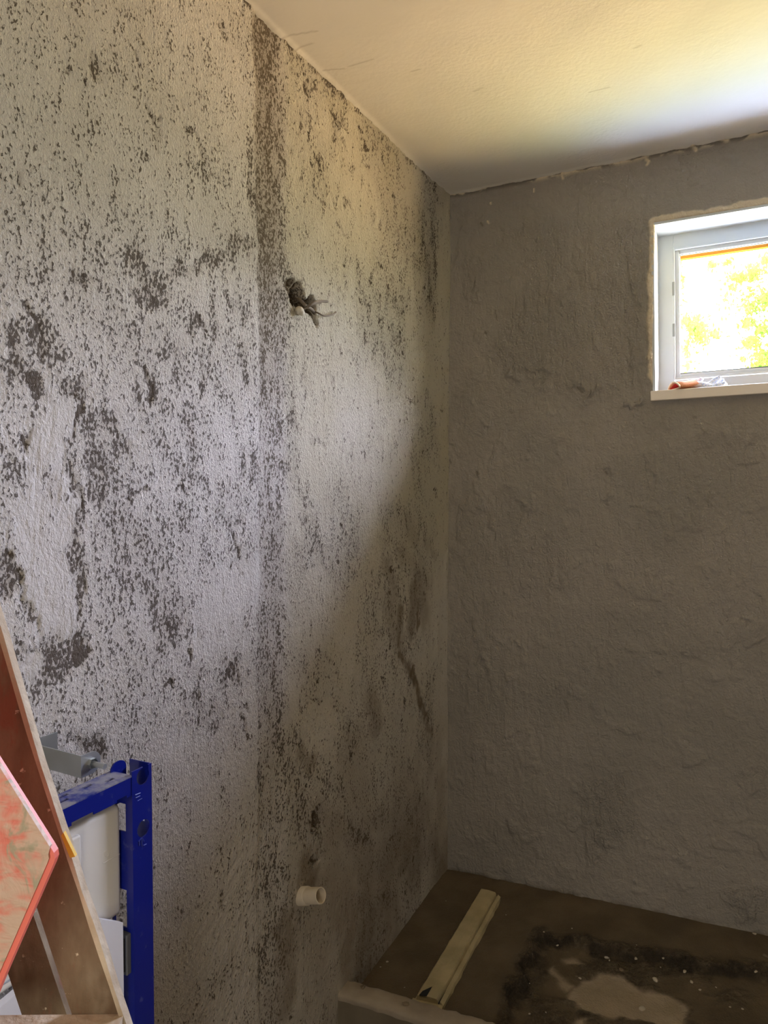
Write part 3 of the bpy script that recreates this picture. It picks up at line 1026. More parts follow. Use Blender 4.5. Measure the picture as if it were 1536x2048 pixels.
def tree(label, depth, trunk_px, blobs, branches):
    base = at_depth(*trunk_px, depth)
    t = empty('garden_tree', (base.x, base.y, -0.6), label, 'tree')
    bm = bmesh.new()
    tube(bm, bezier([Vector((base.x, base.y, -0.6)), Vector((base.x + .05, base.y, base.z * 0.5)), base], 6), [0.11 - 0.005 * i for i in range(13)], 10)
    obj('trunk', bm, M_BARK, t, True)
    for br in branches:
        bm = bmesh.new()
        P = bezier([base] + [at_depth(x, y, depth + dd) for x, y, dd in br], 5)
        tube(bm, P, list(np.linspace(0.03, 0.006, len(P))), 6)
        obj('branch', bm, M_BARK, t, True)
    bm = bmesh.new()
    for (x, y, rx, ry, cnt) in blobs:
        for _ in range(int(cnt * 2.3)):
            a_, r_ = random.random() * 6.283, random.gauss(0, 0.5)
            p = at_depth(x + rx * r_ * math.cos(a_), y + ry * r_ * math.sin(a_), depth + random.uniform(-.5, .5))
            L, Wd = random.uniform(.012, .032), random.uniform(.006, .012)
            e = Euler((random.uniform(0, 6.28), random.uniform(0, 6.28), random.uniform(0, 6.28))).to_matrix()
            q = [p + e @ Vector(v) for v in ((-L, 0, 0), (0, -Wd, .006), (L, 0, 0), (0, Wd, .006))]
            bm.faces.new([bm.verts.new(v) for v in q])
    fo = obj('foliage', bm, M_LEAF, t)
    fo['kind'] = 'stuff'
    return t


tree('yellow-green leafy tree outside, its clump low at the left of the window pane', 4.6, (1350, 800),
     [(1388, 655, 22, 26, 150), (1372, 640, 14, 16, 40), (1400, 670, 30, 34, 90), (1432, 668, 22, 12, 25), (1372, 700, 16, 40, 25), (1365, 560, 12, 60, 14), (1425, 530, 14, 14, 22), (1376, 730, 14, 20, 10)],
     [[(1380, 700, 0), (1392, 640, .1)], [(1400, 690, 0), (1440, 660, .2)]])
tree('yellow-green leafy tree outside, its thin branches reaching in from the right of the pane', 5.4, (1620, 760),
     [(1475, 555, 26, 14, 90), (1508, 545, 26, 20, 110), (1530, 520, 12, 24, 50), (1465, 575, 12, 10, 20), (1500, 615, 26, 18, 70), (1530, 600, 26, 30, 110), (1495, 645, 24, 16, 60), (1525, 660, 24, 20, 100),
      (1500, 685, 26, 20, 120), (1525, 715, 30, 26, 190), (1487, 718, 8, 8, 25), (1512, 735, 22, 12, 70), (1570, 640, 50, 110, 400), (1500, 590, 60, 60, 60), (1450, 600, 40, 60, 20), (1455, 525, 20, 14, 20)],
     [[(1560, 690, 0), (1520, 650, .1), (1480, 655, .2), (1446, 650, .2)], [(1560, 640, 0), (1530, 605, .1), (1505, 595, .1)], [(1570, 600, 0), (1530, 552, .1), (1490, 560, .2), (1462, 562, .2)],
      [(1560, 720, 0), (1530, 700, 0), (1515, 680, .1)], [(1560, 640, .3), (1500, 605, .3), (1465, 593, .3)]])

# ---------------------------------------------------------------- wires in the broken hole
M_WIRE = plain('dusty_wire', (0.20, 0.16, 0.12), 0.7, 0, 0.2)
M_WIREW = plain('chalky_cable_sheath', (0.66, 0.62, 0.52), 0.8)
hc = on_x(612, 612)


def LWp(px, py, out):
    return on_x(px, py, out)


wires = [
    ('thin brown wire end poking out of the wall hole, curving up to the right', M_WIRE, [(604, 618, -.025), (612, 616, .012), (622, 609, .030), (636, 603, .030), (655, 603, .022)], .0035),
    ('thin dusty wire drooping in a loop from the lower rim of the wall hole', M_WIRE, [(626, 622, -.02), (636, 626, .012), (650, 632, .02), (665, 629, .015), (672, 624, .010)], .0022),
    ('thick grey wire bent across the middle of the wall hole', M_WIRE, [(596, 598, -.01), (604, 604, .008), (612, 612, .012), (622, 618, .006), (630, 628, -.008)], .0045),
    ('thin wire lying beside the curving wire, forked off below it', M_WIRE, [(608, 619, -.02), (618, 612, .016), (630, 607, .026), (642, 606, .026)], .0025),
]
for lb, mt, pts, r in wires:
    bm = bmesh.new()
    P = bezier([LWp(*p) for p in pts], 8)
    tube(bm, P, r, 8)
    o = obj('wire', bm, mt, None, True)
    tag(o, lb, 'wire', 'wires in the broken wall hole')
bm = bmesh.new()
P = bezier([LWp(597, 622, -.02), LWp(600, 622, .012), LWp(606, 628, .016)], 5)
tube(bm, P, [.009, .010, .012, .012, .011, .010, .010, .009, .008, .007, .006][:len(P)], 9)
o = obj('cable_stub', bm, M_WIREW, None, True)
tag(o, 'chalk-white stub of plastered cable in the lower left of the wall hole', 'cable')

# ---------------------------------------------------------------- waste pipe stub
p0 = on_x(603, 1792)
M_PIPE = plain('dusty_white_plastic', (0.62, 0.55, 0.43), 0.55, 0, 0.08)
p_end = on_x(642, 1791, 0.066)
pipe = empty('waste_pipe', (0, p0.y, p0.z), 'short cream plastic waste pipe stub sticking out low on the left wall', 'pipe')
axp = (p_end - p0).normalized()
R0 = 0.0205


def ring_pts(c, r, axis, n_=32):
    s = axis.cross(Vector((0, 0, 1))).normalized()
    u = s.cross(axis).normalized()
    return [c + s * r * math.cos(2 * math.pi * k / n_) + u * r * math.sin(2 * math.pi * k / n_) for k in range(n_)]


def lathe(bm, prof, origin, axis, n_=32):
    rr = [[bm.verts.new(p) for p in ring_pts(origin + axis * d, r, axis, n_)] for d, r in prof]
    for i in range(len(rr) - 1):
        for k in range(n_):
            bm.faces.new((rr[i][k], rr[i][(k + 1) % n_], rr[i + 1][(k + 1) % n_], rr[i + 1][k]))
    return rr


Lp = (p_end - p0).length
bm = bmesh.new()
lathe(bm, [(-.03, R0), (Lp * .98, R0), (Lp, R0 - .0008), (Lp, R0 - .003), (Lp * .97, R0 - .0035), (-.03, R0 - .0035)], p0, axp)
obj('pipe_wall', bm, M_PIPE, pipe, True)
bm = bmesh.new()
lathe(bm, [(-.02, R0 + .003), (Lp * .32, R0 + .003), (Lp * .34, R0)], p0, axp)
obj('collar', bm, M_PIPE, pipe, True)

# ---------------------------------------------------------------- wrapped channel on the shower floor
M_BOARD = N('yellowed_wrap', 0.6)
M_BOARD.col(M_BOARD.mix(M_BOARD.step(M_BOARD.noise(14, 4), 0.3, 0.7), (0.40, 0.34, 0.19), (0.52, 0.44, 0.26)))
M_BOARD.bump(M_BOARD.noise(30, 4, 0.5, None, 1.0), 0.004)
M_BOARD = M_BOARD.m
M_BLACK_PIECES = plain('hollow_shade', (0.012, 0.014, 0.016), 0.7)


def G3(px, py, h=0.0):
    p = on_z(px, py, h)
    for _ in range(4):
        p = on_z(px, py, float(floor_z(p.x, p.y)) + h)
    return p


TOPH = 0.026
far_l, far_r = G3(962, 1777, TOPH), G3(996, 1786, TOPH)
near_l, near_r = G3(834, 1990, TOPH), G3(880, 2000, TOPH)
near_l.y = max(near_l.y, KY1 + 0.016)
near_r.y = max(near_r.y, KY1 + 0.016)
board = empty('channel_drain', (near_l + near_r) / 2 - Vector((0, 0, TOPH)), 'long yellow-wrapped channel drain cover lying on the brown shower floor', 'drain')
bm = bmesh.new()
NS = 24
rows = []
for i in range(NS + 1):
    t_ = i / NS
    a_ = near_l.lerp(far_l, t_)
    b_ = near_r.lerp(far_r, t_)
    w = (b_ - a_)
    f = lambda s, hh: a_ + w * s + Vector((0, 0, hh - TOPH))
    j = lambda q: random.uniform(-q, q)
    rows.append([bm.verts.new(f(s, hh)) for s, hh in (
        (-.16 + j(.02), .001), (-.15 + j(.02), .006 + j(.001)), (-.03, .010), (0, .024), (.03, TOPH), (.5, TOPH + .002 + j(.0006)), (.84, TOPH), (.88, .022), (.92, .012), (.97, .012), (1.0, .021 + j(.001)), (1.14 + j(.03), .013 + j(.002)), (1.17 + j(.03), .001))])
for i in range(NS):
    for k in range(12):
        bm.faces.new((rows[i][k], rows[i][k + 1], rows[i + 1][k + 1], rows[i + 1][k]))
bm.faces.new(rows[0][::-1])
bm.faces.new(rows[-1])
obj('wrapped_cover', bm, M_BOARD, board)
# near-black pieces painting the shade inside the near-end tear and right-side slit
bm = bmesh.new()
e1 = Vector((0, 0, .0025))
q = [near_l.lerp(near_r, .10) + e1, near_l.lerp(near_r, .42) + e1, near_l.lerp(near_r, .42).lerp(far_l.lerp(far_r, .42), .075) + e1, near_l.lerp(near_r, .14).lerp(far_l.lerp(far_r, .14), .03) + e1]
prism(bm, q, (0, 0, -.006))
q = [near_l.lerp(near_r, .91) + Vector((0, 0, -.0135)), near_l.lerp(near_r, .97) + Vector((0, 0, -.0135)), near_l.lerp(near_r, .98).lerp(far_l.lerp(far_r, .98), .16) + Vector((0, 0, -.0135))]
prism(bm, q, (0, 0, .002))
tag(obj('opening_shade', bm, M_BLACK_PIECES, board), 'black painted shade in the torn opening')
# crumpled foil lip at the near end
bm = bmesh.new()
rows = []
dirn = (near_l - far_l).normalized()
for i in range(15):
    s = -.2 + 1.35 * i / 14
    c_ = near_l + (near_r - near_l) * s - Vector((0, 0, TOPH))
    rows.append([bm.verts.new(c_ + dirn * d + Vector((0, 0, hh + random.uniform(-.0012, .0012)))) for d, hh in ((-.004, .013), (.006, .012), (.014 + random.uniform(-.003, .003), .008), (.015, .001))])
for i in range(14):
    for k in range(3):
        bm.faces.new((rows[i][k], rows[i][k + 1], rows[i + 1][k + 1], rows[i + 1][k]))
obj('crumpled_end', bm, M_BOARD, board)

# ---------------------------------------------------------------- loose chips on the floor and kerb
M_CHIP = plain('plaster_chip', (0.52, 0.46, 0.36), 0.9, 0, 0.15)
M_CLOD = plain('mortar_clod', (0.20, 0.155, 0.10), 0.9, 0, 0.15)
chips = [  # px, py, size m, material, where
    (1214, 1916, .016, 0, 'angular pale plaster chip standing in the hollow near its back edge'),
    (1219, 1921, .008, 0, 'tiny white plaster crumb right beside the angular pale chip'),
    (1272, 1918, .014, 0, 'pale broken plaster chip on the dark earth right of the angular chip'),
    (1242, 1940, .020, 1, 'flat grey-brown stone sliver lying above the bare concrete patch'),
    (1310, 1961, .022, 0, 'flat pale plaster flake beside the right end of the bare concrete patch'),
    (1369, 1944, .015, 0, 'pale leaning plaster flake on the dark earth at right of the hollow'),
    (1383, 1964, .014, 0, 'pale round crumb below the leaning flake'),
    (1400, 1980, .010, 0, 'small white crumb near the right end of the bare patch'),
    (1432, 1975, .006, 0, 'tiny white crumb alone at the right on dark earth'),
    (1327, 1917, .012, 0, 'pale crumb close under the dark ledge of the hollow'),
    (1321, 1935, .006, 0, 'tiny bright crumb between the ledge and the bare patch'),
    (1512, 1944, .014, 0, 'flat pale flake at the far right end of the ledge'),
    (1285, 2019, .024, 0, 'flat oblong pale flake on the lower part of the bare patch'),
    (1115, 1891, .010, 0, 'pale crumb above the pinkish bare spot'),
    (1088, 1864, .008, 0, 'pale crumb at the upper left tip of the hollow'),
    (1160, 1957, .010, 0, 'pale crumb at the left rim of the bare patch'),
    (1153, 1953, .010, 1, 'brown crumb at the left rim of the bare patch'),
    (1144, 1857, .006, 0, 'tiny pale crumb on the upper rim of the hollow'),
    (1059, 1967, .005, 0, 'tiny white crumb left of the hollow'),
    (1059, 2028, .008, 0, 'small pale crumb low in front of the hollow'),
    (1092, 2025, .006, 0, 'tiny pale crumb low beside the mud'),
    (1460, 2014, .006, 0, 'tiny white crumb at the lower right corner'),
    (1485, 2018, .009, 0, 'pale crumb at the lower right corner, larger of the two there'),
    (1273, 1890, .004, 0, 'tiny white crumb above the dark ledge'),
    (1012, 1830, .005, 0, 'small white crumb right of the yellow channel cover'),
    (775, 1924, .010, 0, 'pale crumb on the shower floor beside the left wall'),
    (761, 1934, .005, 0, 'tiny pale crumb next to the crumb beside the left wall'),
    (809, 1975, .005, 0, 'tiny pale crumb between the kerb and the channel cover'),
    (943, 1745, .007, 0, 'white crumb at the foot of the back wall near the corner'),
    (1509, 1868, .014, 0, 'pale plaster lump at the foot of the back wall on the right'),
    (1462, 1852, .018, 1, 'grey plaster lump at the foot of the back wall, left of the pale lump'),
    (1530, 1913, .020, 1, 'flat grey mortar smear lump near the right edge of the floor'),
    (892, 1802, .004, 0, 'tiny crumb on the smooth floor left of the channel cover'),
]


def chip(c_, s, m, label, base):
    bm = bmesh.new()
    bmesh.ops.create_icosphere(bm, subdivisions=2, radius=1.0)
    rv = [Vector((random.gauss(0, 1), random.gauss(0, 1), random.gauss(0, 1))).normalized() for _ in range(5)]
    for v in bm.verts:
        k = min([1.0] + [0.62 / max(v.co.normalized().dot(r), 1e-3) for r in rv if v.co.normalized().dot(r) > .62])
        v.co = Vector((v.co.x * s * 0.55, v.co.y * s * 0.4, v.co.z * s * 0.24)) * k
    bmesh.ops.rotate(bm, verts=bm.verts, matrix=Matrix.Rotation(random.uniform(0, 3), 3, 'Z'))
    o = obj('plaster_chip' if m == 0 else 'mortar_lump', bm, M_CHIP if m == 0 else M_CLOD)
    o.location = c_ + Vector((0, 0, s * 0.10))
    return tag(o, label, 'debris', 'loose crumbs on the shower floor')


fl = bpy.data.objects['floor']
bpy.context.view_layer.update()
for px, py, s, m, lb in chips:
    d = direction(px, py)
    hit, loc, nn, fi = fl.ray_cast(CAM, d.normalized())
    c_ = loc if hit else G3(px, py)
    chip(c_, s, m, lb, None)
kz = bpy.data.objects['trim_1']
for px, py, lb in ((726, 1975, 'brown mortar lump on top of the kerb near the left wall'), (811, 2009, 'brown mortar lump on top of the kerb below the channel cover')):
    hit, loc, nn, fi = kz.ray_cast(CAM, direction(px, py).normalized())
    if hit:
        o = chip(loc, .022, 1, lb, None)
        o['group'] = 'mortar lumps on the kerb'

# ---------------------------------------------------------------- blue installation frame with cistern
n = N('blue_powder_coat', 0.30)
n.b.inputs['Coat Weight'].default_value = 0.3
n.col(n.mix(n.math('MULTIPLY', n.step(n.noise(38, 5, 0.6), 0.60, 0.72), 0.22), (0.003, 0.012, 0.235), (0.25, 0.27, 0.42)))
M_BLUE = n.m
# dusty upper face: dust settled on the horizontal face
n = N('blue_coat_dusty', 0.5)
n.col(n.mix(n.step(n.noise(30, 5, 0.65), 0.36, 0.62), (0.006, 0.02, 0.24), (0.30, 0.30, 0.36)))
M_BLUED = n.m
M_ZINC = plain('zinc_steel', (0.50, 0.53, 0.53), 0.38, 0.75, 0.08)
M_CIST = plain('white_cistern_plastic', (0.80, 0.79, 0.74), 0.38)
M_PANEL = plain('white_panel', (0.82, 0.84, 0.92), 0.5)
M_RUB = plain('black_rubber', (0.02, 0.02, 0.02), 0.6)
M_DGREY = plain('grey_clip', (0.13, 0.14, 0.15), 0.45)

XF = 0.185                                              # plane of the frame's front
ua = on_x(264, 1545, XF)
ub = on_x(303, 1525, XF)
UY0, UY1 = ua.y, ub.y
UZ = (ua.z + ub.z) / 2
WIDTH = 0.50
root = empty('installation_frame', (XF - 0.02, (UY0 + UY1) / 2, GF), 'blue steel toilet installation frame with white cistern against the left wall', 'plumbing frame')
DEPTH = 0.045


def upright(y0, y1, inner_low):
    """C channel open to the wall; inner_low=True if its inner web is on the -y side"""
    bm = bmesh.new()
    box(bm, (XF - 0.002, y0, GF), (XF, y1, UZ))
    front = obj('upright', bm, M_BLUE, root)
    tool = bmesh.new()
    yc_ = (y0 + y1) / 2
    for py_, r in ((1553, .0135), (1658, .0135)):
        zc = on_x(284, py_, XF).z
        lathe_r = lathe(tool, [(-.03, r), (.03, r)], Vector((XF, yc_ + .002, zc)), Vector((1, 0, 0)), 28)
        tool.faces.new(lathe_r[0][::-1])
        tool.faces.new(lathe_r[-1])
    # notch in the top edge
    box(tool, (XF - .03, y1 - .019, UZ - .010), (XF + .03, y1 - .007, UZ + .02))
    for k in range(3):
        zc = UZ - .45 - k * .2
        rr = lathe(tool, [(-.03, .008), (.03, .008)], Vector((XF, yc_, zc)), Vector((1, 0, 0)), 20)
        tool.faces.new(rr[0][::-1])
        tool.faces.new(rr[-1])
    cut(front, tool)
    # side webs
    for yy0, nm in ((y0, 'web'), (y1 - 0.002, 'web')):
        bm = bmesh.new()
        box(bm, (XF - DEPTH, yy0, GF), (XF - 0.002, yy0 + 0.002, UZ - (0.008 if yy0 == y0 else 0.0)))
        w = obj('side_web', bm, M_BLUE, root)
        tool = bmesh.new()
        for (zc, hh) in ((UZ - .075, .022), (UZ - .22, .030), (UZ - .50, .03), (UZ - .75, .03)):
            box(tool, (XF - .039, yy0 - .01, zc - hh), (XF - .014, yy0 + .012, zc + hh))
        cut(w, tool)
    return front


up = upright(UY0, UY1, True)
upright(UY0 - WIDTH, UY1 - WIDTH, False)
# rounded lug rising behind the top of the channel
bm = bmesh.new()
lug = []
for k in range(13):
    th = math.pi * k / 12
    lug.append(Vector((XF - 0.040, (UY0 + 0.010) + 0.016 * math.cos(th), UZ - 0.004 + 0.012 * math.sin(th))))
lug = [Vector((XF - 0.040, UY0 + 0.026, UZ - 0.06))] + lug + [Vector((XF - 0.040, UY0 - 0.006, UZ - 0.06))]
prism(bm, lug, (0.002, 0, 0))
obj('lug', bm, M_BLUE, root)
# top crossbar
CZ = UZ - 0.006
bm = bmesh.new()
CB = 0.031
box(bm, (XF - 0.003, UY0 - WIDTH + .04, CZ - CB), (XF - 0.001, UY0, CZ))
fb = obj('crossbar', bm, M_BLUE, root)
tool = bmesh.new()
box(tool, (XF - .03, UY0 - .115, CZ - CB - .01), (XF + .03, UY0 - .075, CZ - CB + .0045))
box(tool, (XF - .03, UY0 - .030, CZ - CB - .01), (XF + .03, UY0 - .010, CZ - CB + .004))
cut(fb, tool)
bm = bmesh.new()
box(bm, (XF - DEPTH, UY0 - WIDTH + .04, CZ - 0.002), (XF - 0.0005, UY0 + .001, CZ + 0.0003))
tp = obj('crossbar_top', bm, M_BLUED, root)
tool = bmesh.new()
for (dy, dx) in ((-.028, -.018), (-.060, -.030), (-.112, -.020), (-.126, -.030), (-.10, -.034)):
    box(tool, (XF + dx - .003, UY0 + dy - .008, CZ - .02), (XF + dx + .003, UY0 + dy + .008, CZ + .02), 0.0)
cut(tp, tool)
tag(tp, 'dusty top face of the crossbar')
bm = bmesh.new()
box(bm, (XF - DEPTH, UY0 - WIDTH + .04, CZ - CB), (XF - DEPTH + 0.002, UY0, CZ - 0.002))
obj('crossbar_back', bm, M_BLUE, root)
bm = bmesh.new()                                          # lower crossbar near the floor
box(bm, (XF - DEPTH, UY0 - WIDTH + .04, GF + 0.30), (XF - 0.002, UY0, GF + 0.33))
obj('lower_crossbar', bm, M_BLUE, root)
# foot plates
for y in (UY0, UY0 - WIDTH):
    bm = bmesh.new()
    box(bm, (XF - 0.07, y - .02, GF), (XF + .03, y + .06, GF + .006))
    obj('foot_plate', bm, M_ZINC, root)
# small pressed arrow marks and figure on the upright
n_ = N('pressed_mark', 0.35)
n_.col((0.03, 0.05, 0.36))
M_MARK = n_.m
bm = bmesh.new()

def mk(a, b, w_=.0008):
    bm = bmesh.new()
    tube(bm, [on_x(*a, XF + .0004), on_x(*b, XF + .0004)], w_, 6)
    obj('pressed_mark', bm, M_MARK, root)


mk((277, 1683), (284, 1675))
mk((284, 1675), (288, 1683))
mk((284, 1677), (284, 1692))
mk((279, 1691), (279, 1680))
mk((287, 1691), (293, 1688))
mk((270, 1590), (281, 1586))
mk((271, 1596), (280, 1592))
mk((275, 1602), (284, 1597), .0006)

# cistern
XC = XF - 0.020
ca = on_x(244, 1640, XC)
cb = on_x(243, 1606, XC)
cc = on_x(240, 1826, XC)
bm = bmesh.new()
CY1 = ca.y
CZ1 = cb.z
CZ0 = cc.z - 0.004
box(bm, (XC - 0.12, CY1 - 0.40, CZ0), (XC, CY1, CZ1), 0.010, 8)
ci = obj('cistern', bm, M_CIST, root)
bm = bmesh.new()
rp = on_x(160, 1668, XC + .004)
box(bm, (XC - 0.004, CY1 - 0.37, CZ0 + .03), (XC + 0.007, rp.y, rp.z), 0.0035, 5)
obj('inspection_cover', bm, M_CIST, ci)
bm = bmesh.new()
s0, s1 = on_x(206, 1727, XC), on_x(239, 1708, XC)
tube(bm, [s0, s1], .0008, 6)
ell = [on_x(213 + 5 * math.cos(t), 1707 + 6 * math.sin(t), XC) for t in np.linspace(0, 5.2, 14)]
tube(bm, ell, .0006, 5)
obj('moulded_line', bm, M_CIST, ci)
# protective white panel in front
XP = XF - 0.004
pr = on_x(246, 1845, XP)
pk = on_x(206, 1839, XP)
pch = on_x(195, 1846, XP)
bm = bmesh.new()
pts = [(pr.y, pr.z), (pk.y, pk.z + .0), (pch.y, pch.z - .004), (pr.y - .40, pch.z - .05), (pr.y - .40, 0.18), (pr.y, 0.18)]
prism(bm, [Vector((XP, y, z)) for y, z in pts], (-0.012, 0, 0))
obj('white_panel', bm, M_PANEL, root)
M_LINE = plain('panel_seam', (0.35, 0.38, 0.42), 0.6)
for (a_, b_) in (((0, 1972), (50, 1942)), ((84, 1868), (98, 1862)), ((86, 1908), (108, 1898))):
    bm = bmesh.new()
    tube(bm, [on_x(*a_, XP + .0005), on_x(*b_, XP + .0005)], .0012, 6)
    obj('panel_seam', bm, M_LINE, root)
# clip on the inner side of the upright
k0 = on_x(250, 1868, XF - .012)
k1 = on_x(265, 1938, XF - .012)
bm = bmesh.new()
box(bm, (XF - .030, UY0 - .009, k1.z), (XF - .006, UY0 + .001, k0.z), .002)
kc = obj('clip', bm, M_DGREY, root)
bm = bmesh.new()
box(bm, (XF - .026, UY0 - .0105, k1.z + .006), (XF - .010, UY0 - .008, k0.z - .006), .001)
tag(obj('rubber_insert', bm, M_RUB, kc), 'black insert')
# wall bracket and threaded rod
BY = UY0 - 0.035
b0 = on_y(92, 1500, BY)
b1_ = on_y(160, 1512, BY)
b2_ = on_y(160, 1556, BY)
xa, xb = 0.003, b1_.x
za, zb = b2_.z, b1_.z
bm = bmesh.new()
box(bm, (xa, BY, za), (xb, BY + .002, zb), 0)
box(bm, (xa, BY - .0, za - .004), (xa + .002, BY + .05, zb + .004), 0)
for v_ in bm.verts:
    v_.co.z += 0.10 * (v_.co.x - xb) * -0.3
br = obj('wall_bracket', bm, M_ZINC, root)
bm = bmesh.new()
ear = [Vector((xb, BY, za)), Vector((xb, BY + .022, za))]
for k in range(11):
    th = -math.pi / 2 + math.pi * k / 10
    ear.append(Vector((xb, BY + .022 + (zb - za) / 2 * math.cos(th), (za + zb) / 2 + (zb - za) / 2 * math.sin(th))))
ear.append(Vector((xb, BY, zb)))
prism(bm, ear, (0.002, 0, 0))
obj('bracket_ear', bm, M_ZINC, br)
bm = bmesh.new()
ry, rz = BY + .020, (za + zb) / 2
tube(bm, [Vector((xb - .02, ry, rz)), Vector((XF - DEPTH + .004, ry, rz - .001))], .0042, 12)
lathe(bm, [(0, .0085), (.006, .0085)], Vector((xb + .002, ry, rz)), Vector((1, 0, 0)), 6)
obj('threaded_rod', bm, M_ZINC, br, False)

# ---------------------------------------------------------------- ladder (near the camera, left)
n = N('mortar_stained_wood', 0.75)
g_ = n.noise(14, 5, 0.6, (1, 1, 0.4))
g2 = n.noise(30, 5, 0.65, (1, 1, 0.35))
sp = n.noise(60, 4, 0.7)
col = n.mix(n.step(g_, 0.35, 0.65), (0.15, 0.095, 0.05), (0.29, 0.225, 0.135))
col = n.mix(n.step(g2, 0.56, 0.66), col, (0.24, 0.11, 0.06))
col = n.mix(n.step(n.noise(13, 4, 0.6, (1, 1, .5)), 0.52, 0.66), col, (0.36, 0.30, 0.20))
col = n.mix(n.step(sp, 0.64, 0.70), col, (0.66, 0.58, 0.42))
n.col(col)
n.bump(n.math('ADD', n.math('MULTIPLY', sp, .6), g2), 0.003)
M_WOOD = n.m
n = N('plaster_crusted_edge', 0.85)
n.col(n.mix(n.step(n.noise(26, 4), 0.35, 0.65), (0.52, 0.42, 0.29), (0.66, 0.57, 0.42)))
n.bump(n.noise(70, 4), 0.004)
M_EDGE = n.m
TD = 0.62


def slab(bm, poly, depth, thick):
    """polygon given by photo points standing upright in a plane facing the photographer's side; thickness goes away"""
    fwd = Vector((-math.sin(YAW), math.cos(YAW), 0))
    prism(bm, [at_depth(x, y, depth) for x, y in poly], fwd * thick)


lad_base = at_depth(700, 3900, TD)
ladder = empty('step_ladder', (lad_base.x, lad_base.y, GF), 'mortar-stained wooden step ladder slanting across the lower left corner', 'ladder')
SL = 0.328


def xr(y):
    # right edge of the front rail
    return 255 + (y - 2048) * SL if y > 1500 else 255 + (1500 - 2048) * SL + (y - 1500) * 0.29


YB = 1024 + (49) + 0
ybot = 0
# floor level in the ladder's plane
dd = direction(700, 4000)
for yy_ in range(2048, 6000, 4):
    if at_depth(500, yy_, TD).z < GF + 0.002:
        ybot = yy_
        break
bm = bmesh.new()
slab(bm, [(xr(700) - 105, 700), (xr(700) - 8, 700), (xr(1240) - 8, 1240), (xr(1500) - 8, 1500), (xr(ybot) - 8, ybot), (xr(ybot) - 105, ybot), (xr(1500) - 105, 1500)], TD, 0.006)
r1 = obj('side_rail', bm, M_WOOD, ladder)
bm = bmesh.new()
P = []
N_ = 70
for i in range(N_ + 1):
    y = 700 + (ybot - 700) * i / N_
    P.append(y)
fwd = Vector((-math.sin(YAW), math.cos(YAW), 0))
rgt = Vector((math.cos(YAW), math.sin(YAW), 0))
rows = []
for y in P:
    j = random.uniform(-.0006, .0006)
    c_ = at_depth(xr(y) - 9, y, TD)
    c2 = at_depth(xr(y), y, TD)
    rows.append([bm.verts.new(v) for v in (c_ - fwd * (.0025 + j), c2 - fwd * .002 + rgt * j, c2 + fwd * .008 + rgt * j, c_ + fwd * .008)])
for i in range(N_):
    for k in range(4):
        bm.faces.new((rows[i][k], rows[i][(k + 1) % 4], rows[i + 1][(k + 1) % 4], rows[i + 1][k]))
bm.faces.new(rows[0])
bm.faces.new(rows[-1][::-1])
tag(obj('rail_edge', bm, M_EDGE, r1), 'plaster-crusted edge')
# yellow paint mark on the edge
bm = bmesh.new()
q = [at_depth(xr(1665) + 0.5, 1662, TD) - fwd * .003, at_depth(xr(1710) + 9, 1710, TD) - fwd * .003, at_depth(xr(1712) - 2, 1712, TD) - fwd * .003, at_depth(xr(1665) - 4, 1668, TD) - fwd * .003]
prism(bm, q, fwd * .004)
tag(obj('paint_mark', bm, plain('yellow_paint', (0.85, 0.55, 0.05), 0.6), r1), 'yellow paint drip')
# rear leg, just behind, parallel
TD2 = TD + 0.05


def xl(y):
    return 133 + (y - 2028) * 0.335


bm = bmesh.new()
ybot2 = ybot
for yy_ in range(2048, 6000, 4):
    if at_depth(500, yy_, TD2).z < GF + 0.002:
        ybot2 = yy_
        break
slab(bm, [(xl(1300) - 90, 1300), (xl(1300), 1300), (xl(ybot2), ybot2), (xl(ybot2) - 90, ybot2)], TD2, 0.022)
obj('rear_leg', bm, M_WOOD, ladder)
# tread, seen at the bottom edge of the photo
bm = bmesh.new()
a0, a1 = at_depth(112, 2036, TD), at_depth(248, 2028, TD)
t0, t1 = at_depth(-200, 2055, TD - .002), a1
zt_ = a1.z
cor = [Vector((t0.x, t0.y, zt_)), Vector((t1.x, t1.y, zt_)), Vector((t1.x, t1.y, zt_)) - fwd * .10, Vector((t0.x, t0.y, zt_)) - fwd * .10]
prism(bm, cor, (0, 0, -.022))
obj('tread', bm, M_EDGE, ladder)
for k in range(1, 4):
    bm = bmesh.new()
    off = Vector((0, 0, -.26 * k)) + rgt * (.26 * k * 0.33)
    prism(bm, [c_ + off for c_ in cor], (0, 0, -.022))
    obj('tread', bm, M_EDGE, ladder)
# the other side rail, outside the photo on the left
bm = bmesh.new()
slab(bm, [(x - 330, y) for x, y in [(xr(1000) - 105, 1000), (xr(1000), 1000), (xr(ybot), ybot), (xr(ybot) - 105, ybot)]], TD, 0.022)
obj('side_rail', bm, M_WOOD, ladder)

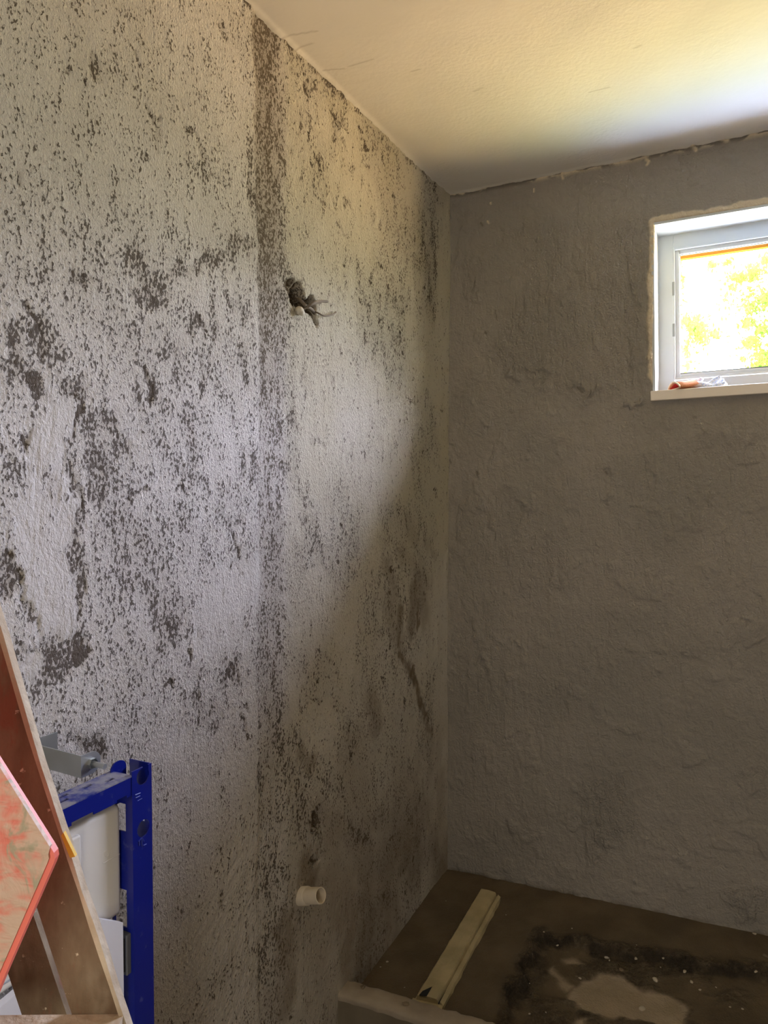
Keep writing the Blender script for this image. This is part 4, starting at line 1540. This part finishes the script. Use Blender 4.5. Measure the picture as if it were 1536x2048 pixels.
# ---------------------------------------------------------------- red plastic float in front of the ladder
n = N('red_float_smeared', 0.5)
sm1 = n.noise(9, 4, 0.6, None, 1.0)
rid = n.noise(120, 2, 0.5, (0.10, 1, 1), 0.5, (0.3, 0.5, 0.6))
sm2 = n.noise(34, 4, 0.6, (1, 1, .6), 1.2)
col = n.mix(n.step(n.math('ADD', sm1, n.math('MULTIPLY', n.math('SUBTRACT', rid, .5), .5)), 0.40, 0.62), (0.82, 0.24, 0.17), (0.70, 0.50, 0.37))
col = n.mix(n.step(sm2, 0.58, 0.68), col, (0.45, 0.40, 0.27))
n.col(col)
n.bump(n.math('ADD', rid, sm2), 0.002)
M_RED = n.m
M_REDE = plain('red_float_rim', (0.92, 0.20, 0.14), 0.45, 0, 0.06)
RD = 0.53
poly = [(-260, 1120), (0, 1534), (100, 1692), (108, 1706), (110, 1718), (106, 1730), (12, 1945), (-95, 2203), (-300, 2203), (-300, 1120)]
flt = empty('plastering_float', at_depth(-60, 1720, RD), 'orange-red plastic plastering float smeared with mortar, propped on the ladder at left edge', 'trowel')


def inset(poly, d):
    out = []
    m = len(poly)
    for i in range(m):
        p = Vector(poly[i])
        a_ = (Vector(poly[i]) - Vector(poly[i - 1])).normalized()
        b_ = (Vector(poly[(i + 1) % m]) - Vector(poly[i])).normalized()
        na, nb = Vector((-a_.y, a_.x)), Vector((-b_.y, b_.x))
        nn_ = (na + nb).normalized()
        out.append(p + nn_ * d / max(0.4, nn_.dot(na)))
    return [(v.x, v.y) for v in out]


tiltv = fwd * 1.0
bm = bmesh.new()
prism(bm, [at_depth(x, y, RD) for x, y in poly], fwd * .007)
obj('rim', bm, M_REDE, flt)
bm = bmesh.new()
ins = inset(poly, 12)
ins = [(x, y) if y < 1716 else (x, y) for x, y in ins]
# keep the upper edge flush, show the bright rim along the lower edge only
ins[1] = (poly[1][0], poly[1][1] + 1)
ins[2] = (poly[2][0] - 1, poly[2][1] + 1)
ins[0] = (poly[0][0], poly[0][1] + 1)
prism(bm, [at_depth(x, y, RD - .002) for x, y in ins], fwd * .004)
obj('blade', bm, M_RED, flt)
bm = bmesh.new()
P = [at_depth(-230, 1500, RD - .0), at_depth(-220, 1520, RD - .045), at_depth(-170, 1800, RD - .045), at_depth(-160, 1820, RD)]
tube(bm, bezier(P, 6), .012, 12)
obj('handle', bm, M_REDE, flt, True)
